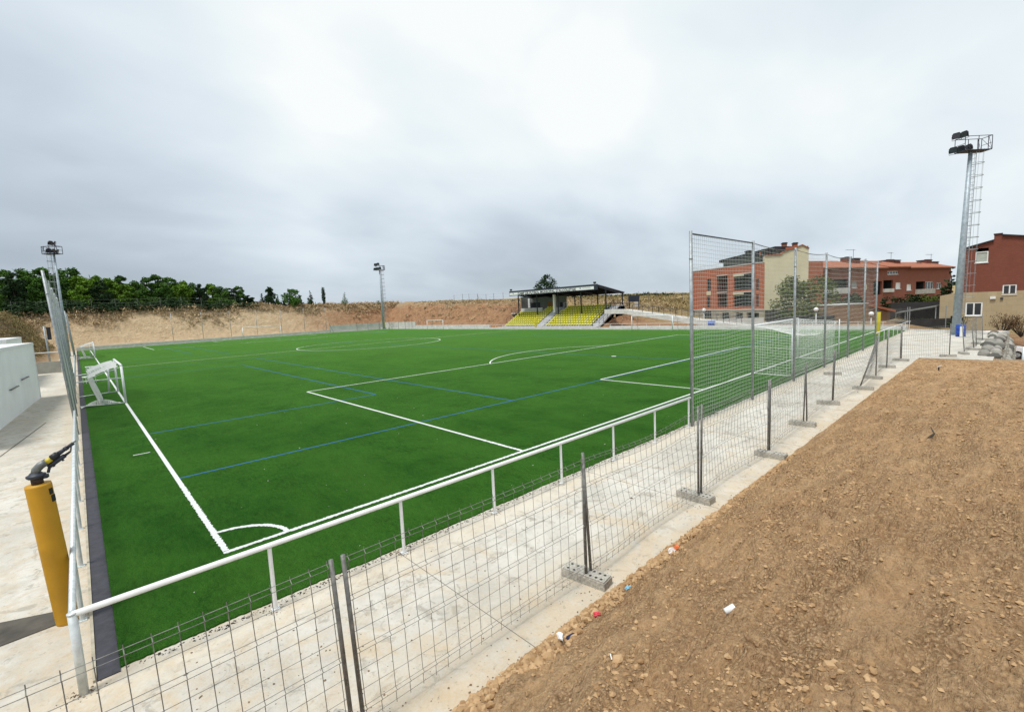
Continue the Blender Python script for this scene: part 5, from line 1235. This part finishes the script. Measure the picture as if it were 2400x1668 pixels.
# car
wc = at(2384, 832, 39); cy_aw = -math.pi/2+.06
e = empty('parked_car', (wc.x, wc.y, wc.z-.31), cy_aw, 'white parked car partly hidden behind the rock wall at the right edge', 'car')
CARW = simple('white_car_paint', (.78, .79, .80), .25, 0, .02, 1)
prof = [(-3.35, .35), (-3.45, .75), (-3.3, 1.0), (-2.7, 1.12), (-.62, 1.0), (.15, .92), (.72, .80), (.82, .55), (.76, .28), (.36, .24), (.34, .40), (.2, .6), (0, .66), (-.2, .6), (-.34, .40), (-.36, .24), (-2.2, .24), (-2.22, .40), (-2.36, .6), (-2.56, .66), (-2.76, .6), (-2.9, .40), (-2.92, .26)]
m = MB(); m.prism(prof, 0, 1.74, 'y'); m.build('body', CARW, e)
m = MB(); n0 = len(m.v)
pf_ = [(-3.2, 1.02), (-2.75, 1.42), (-1.6, 1.50), (-.62, 1.34), (-.05, .98)]
for (y, k) in ((.05, 0), (.20, 1), (1.54, 1), (1.69, 0)): pass
m.prism(pf_, .14, 1.60, 'y'); m.build('roof', CARW, e)
m = MB(); m.prism([(-3.0, 1.06), (-2.68, 1.36), (-1.85, 1.41), (-1.85, 1.05)], .12, .139, 'y'); m.prism([(-1.78, 1.05), (-1.78, 1.41), (-1.55, 1.41), (-.72, 1.26), (-.28, 1.02)], .12, .139, 'y'); m.build('side_window', GLASS, e)
m = MB(); m.quad((-.56, .2, 1.345), (-.02, .2, .995), (-.02, 1.54, .995), (-.56, 1.54, 1.345)); m.build('windscreen', GLASS, e)
for x in (0, -2.56):
    w_ = MB().tube([(x, .06, .0+.31), (x, .26, .31)], .31, 20).build('wheel', RUBBER, e); w2_ = MB().tube([(x, .035, .31), (x, .058, .31)], .20, 14); 
    for k in range(6): w2_.tube([(x, .03, .31), (x+.19*math.cos(k*1.047), .03, .31+.19*math.sin(k*1.047))], .018, 4)
    w2_.build('rim', GALV, w_)
MB().bx(.74, .80, .1, .45, .58, .72).build('headlight', GLASS, e); MB().bx(-.75, -.5, -.12, .0, 1.02, 1.14).build('mirror', CARW, e)
e = empty('signpost', gnd(2398, 845, -.2), 0, 'short pale post in front of the parked car', 'post'); MB().tube([(0, 0, -1), (0, 0, .75)], .06, 8).build('shaft', GALV_PALE, e, True)
# rock wall
e = empty('rock_wall', (36, -8.4, 0), 0, 'wall of stacked grey boulders along the right end of the platform', 'rock wall')
rn = random.Random(5); o = (36, -8.4, 0); k = 0
for i in range(17):
    x = 35.6+i*1.02
    for j in range(3):
        y = -8.0-.40*j+rn.uniform(-.06, .06); s = rn.uniform(.34, .50); z = (.02, -.04, -.55)[j]+rn.uniform(-.06, .06)
        m = MB().blob((x+rn.uniform(-.2, .2), y, z), (s*.78, s*.52, s*.58), 2, .07, 300+k); rel(m, o).build('boulder', BOULD, e); k += 1
m = MB(); 
for i in range(1400):
    x = 34.9+rn.random()*19; t = rn.random(); m.blob((x, -8.75-t*.45, -.15-t*1.0), rn.uniform(.04, .09), 0, .3, 700+i)
tag(m.build('gravel_slope', mk_stone('grey_gravel', (.16, .15, .125), (.42, .40, .35), (.3, .28, .24))), kind='stuff', label='gravel spilling down beside the boulder wall', cat='gravel')
e = empty('rock_wall_coping', (53.3, -8.3, 0), R_(-20), 'white concrete coping at the far end of the boulder wall', 'coping'); MB().bx(-1.9, -.3, -.7, .5, 0, .20).build('slab', KERB, e)

mb = MB(); rr_ = random.Random(44)
for k in range(70):
    x = rr_.uniform(-1, 22); y = -1.6+22*rr_.random()**1.4; s_ = rr_.uniform(.006, .016)
    mb.blob((x, y, .03), (s_*1.6, s_, s_*.5), 0, .3, 7000+k)
tag(mb.build('turf_specks', simple('pale_specks', (.6, .62, .58))), kind='stuff', label='tiny pale scraps scattered on the turf', cat='scraps')
# ------------------------------------------------------------------ small things
def stool(x, y, rz, label, s=.42):
    e = empty('folding_stool', (x, y, .022), rz, label, 'stool', 'white stools on the turf'); MB().bx(-s/2, s/2, -s/2, s/2, .42, .47).build('seat', WHITE, e)
    for a in (-1, 1):
        for b in (-1, 1): MB().tube([(a*s*.45, b*s*.45, 0), (a*s*.42, b*s*.42, .42)], .016, 5).build('leg', WHITE, e)
    m = MB(); m.tube([(-s*.44, -s*.44, .08), (s*.44, -s*.44, .38)], .012, 4); m.tube([(-s*.44, s*.44, .15), (s*.44, s*.44, .15)], .012, 4); m.build('brace', WHITE, e)
stool(-1.15, 36.2, .3, 'white folding stool on the turf beyond the nearer small goal', .62); stool(-.9, 47.5, .1, 'white folding stool farther along the left touchline', .62)
g = gnd(0, 1460), gnd(128, 1434), gnd(138, 1462), gnd(0, 1515)
m = MB(); zc = .012; c_ = g[1]; pts = [Vector((-4.2, g[0].y+.55, zc)), Vector((g[1].x, g[1].y, zc)), Vector((g[2].x+.02, g[2].y, zc)), Vector((-4.2, g[3].y-.05, zc))]
d1 = Vector((g[1].x-g[0].x, g[1].y-g[0].y, 0)).normalized(); d2 = Vector((g[2].x-g[3].x, g[2].y-g[3].y, 0)).normalized()
P = [Vector((g[1].x, g[1].y, 0))-d1*3, Vector((g[1].x, g[1].y, 0)), Vector((g[2].x, g[2].y, 0)), Vector((g[2].x, g[2].y, 0))-d2*3]
m.prism([(p.x, p.y) for p in reversed(P)], .001, .012); tag(m.build('floor_plate', simple('dark_floor_plate', (.085, .075, .06), .85, 0, .3, 3, .3)), 'dark flat plate let into the concrete at the foot of the orange pad', 'floor plate')
def litter(name, px, py, build, label, cat):
    p = gnd(px, py, 0); r = ray(px, py); t = 2.
    while t < 60:
        q = CAM+r*t
        if q.y < -5.45 and q.z <= DH(q.x, q.y): break
        if q.y >= -5.45 and q.z <= 0: break
        t += .01
    e = empty(name, q, 0, label, cat); build(e); return e
def cup(e):
    rt = Matrix.Rotation(R_(70), 4, 'Y') @ Matrix.Rotation(.6, 4, 'X')
    m = MB().lathe([(.024, 0), (.032, .085), (.034, .088), (.030, .088), (.022, .006)], n=14); m.v = [tuple(rt @ Vector(v)+Vector((0, 0, .035))) for v in m.v]; m.build('paper', WHITE, e, True)
def bag(col, s, seed):
    def f(e):
        m = MB().blob((0, 0, s*.35), (s*1.3, s*.8, s*.5), 2, .38, seed); m.build('film', simple('litter_'+str(seed), col, .5, 0, .25, 30), e)
    return f
litter('paper_cup', 1699, 1441, cup, 'crushed white paper cup lying on the soil heap', 'cup')
litter('red_wrapper', 1399, 1440, bag((.62, .05, .07), .035, 901), 'crumpled red wrapper at the edge of the path', 'wrapper')
litter('blue_wrapper', 1472, 1378, bag((.22, .50, .66), .035, 902), 'crumpled light blue wrapper among the stones by the path', 'wrapper')
e = litter('plastic_bag', 1575, 1294, bag((.66, .60, .55), .06, 903), 'torn white plastic bag with an orange print at the path edge', 'plastic bag')
MB().blob((.09, -.03, .05), (.05, .04, .04), 1, .3, 904).build('orange_print', simple('orange_print', (.72, .14, .02), .5, 0, .2, 20), e)
def can(e):
    m = MB(); rt = Matrix.Rotation(R_(65), 4, 'Y') @ Matrix.Rotation(.5, 4, 'X'); m.lathe([(.024, 0), (.033, .012), (.033, .10), (.025, .115)], n=14); m.v = [tuple(rt @ Vector(v)+Vector((0, 0, .03))) for v in m.v]
    m.build('can_body', simple('navy_can', (.012, .016, .06), .35, .3, .1, 5), e, True); MB().blob((-.02, .07, .05), (.06, .03, .025), 1, .35, 905).build('white_tissue', WHITE, e)
litter('drink_can', 1329, 1505, can, 'dark blue drink can under a white tissue at the path edge', 'can')
litter('flat_stone', 1313, 1492, lambda e: MB().blob((0, 0, .03), (.075, .06, .045), 2, .12, 906).build('stone', STONE, e), 'pale flat stone leaning on the path edge next to the blue can', 'stone')
litter('white_stick', 1434, 1549, lambda e: MB().tube([(0, 0, .015), (.03, .035, .03)], .005, 6).build('stick', WHITE, e), 'short white stick on the soil heap below the red wrapper', 'stick')
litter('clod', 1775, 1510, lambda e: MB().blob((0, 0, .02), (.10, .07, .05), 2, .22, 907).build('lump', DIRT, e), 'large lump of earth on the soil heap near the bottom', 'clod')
litter('dry_twig', 2180, 1022, lambda e: MB().tube([(-.22, 0, .02), (.05, -.05, .05), (.25, .02, .12)], [.02, .016, .006], 6).build('wood', BARK, e, True), 'curved dry twig on the upper part of the soil heap', 'twig')
litter('ground_stake', 2200, 868, lambda e: (MB().tube([(0, 0, 0), (0, 0, .16)], .03, 6).build('stake', BLACK, e), MB().tube([(-.12, .05, .16), (.14, -.08, .22)], .018, 6).build('pale_tag', KERB, e)), 'small black stake with a pale tag near the far edge of the soil', 'stake')
for i, (px, py) in enumerate(((1305, 1330), (1560, 1262), (1596, 1186))): pass
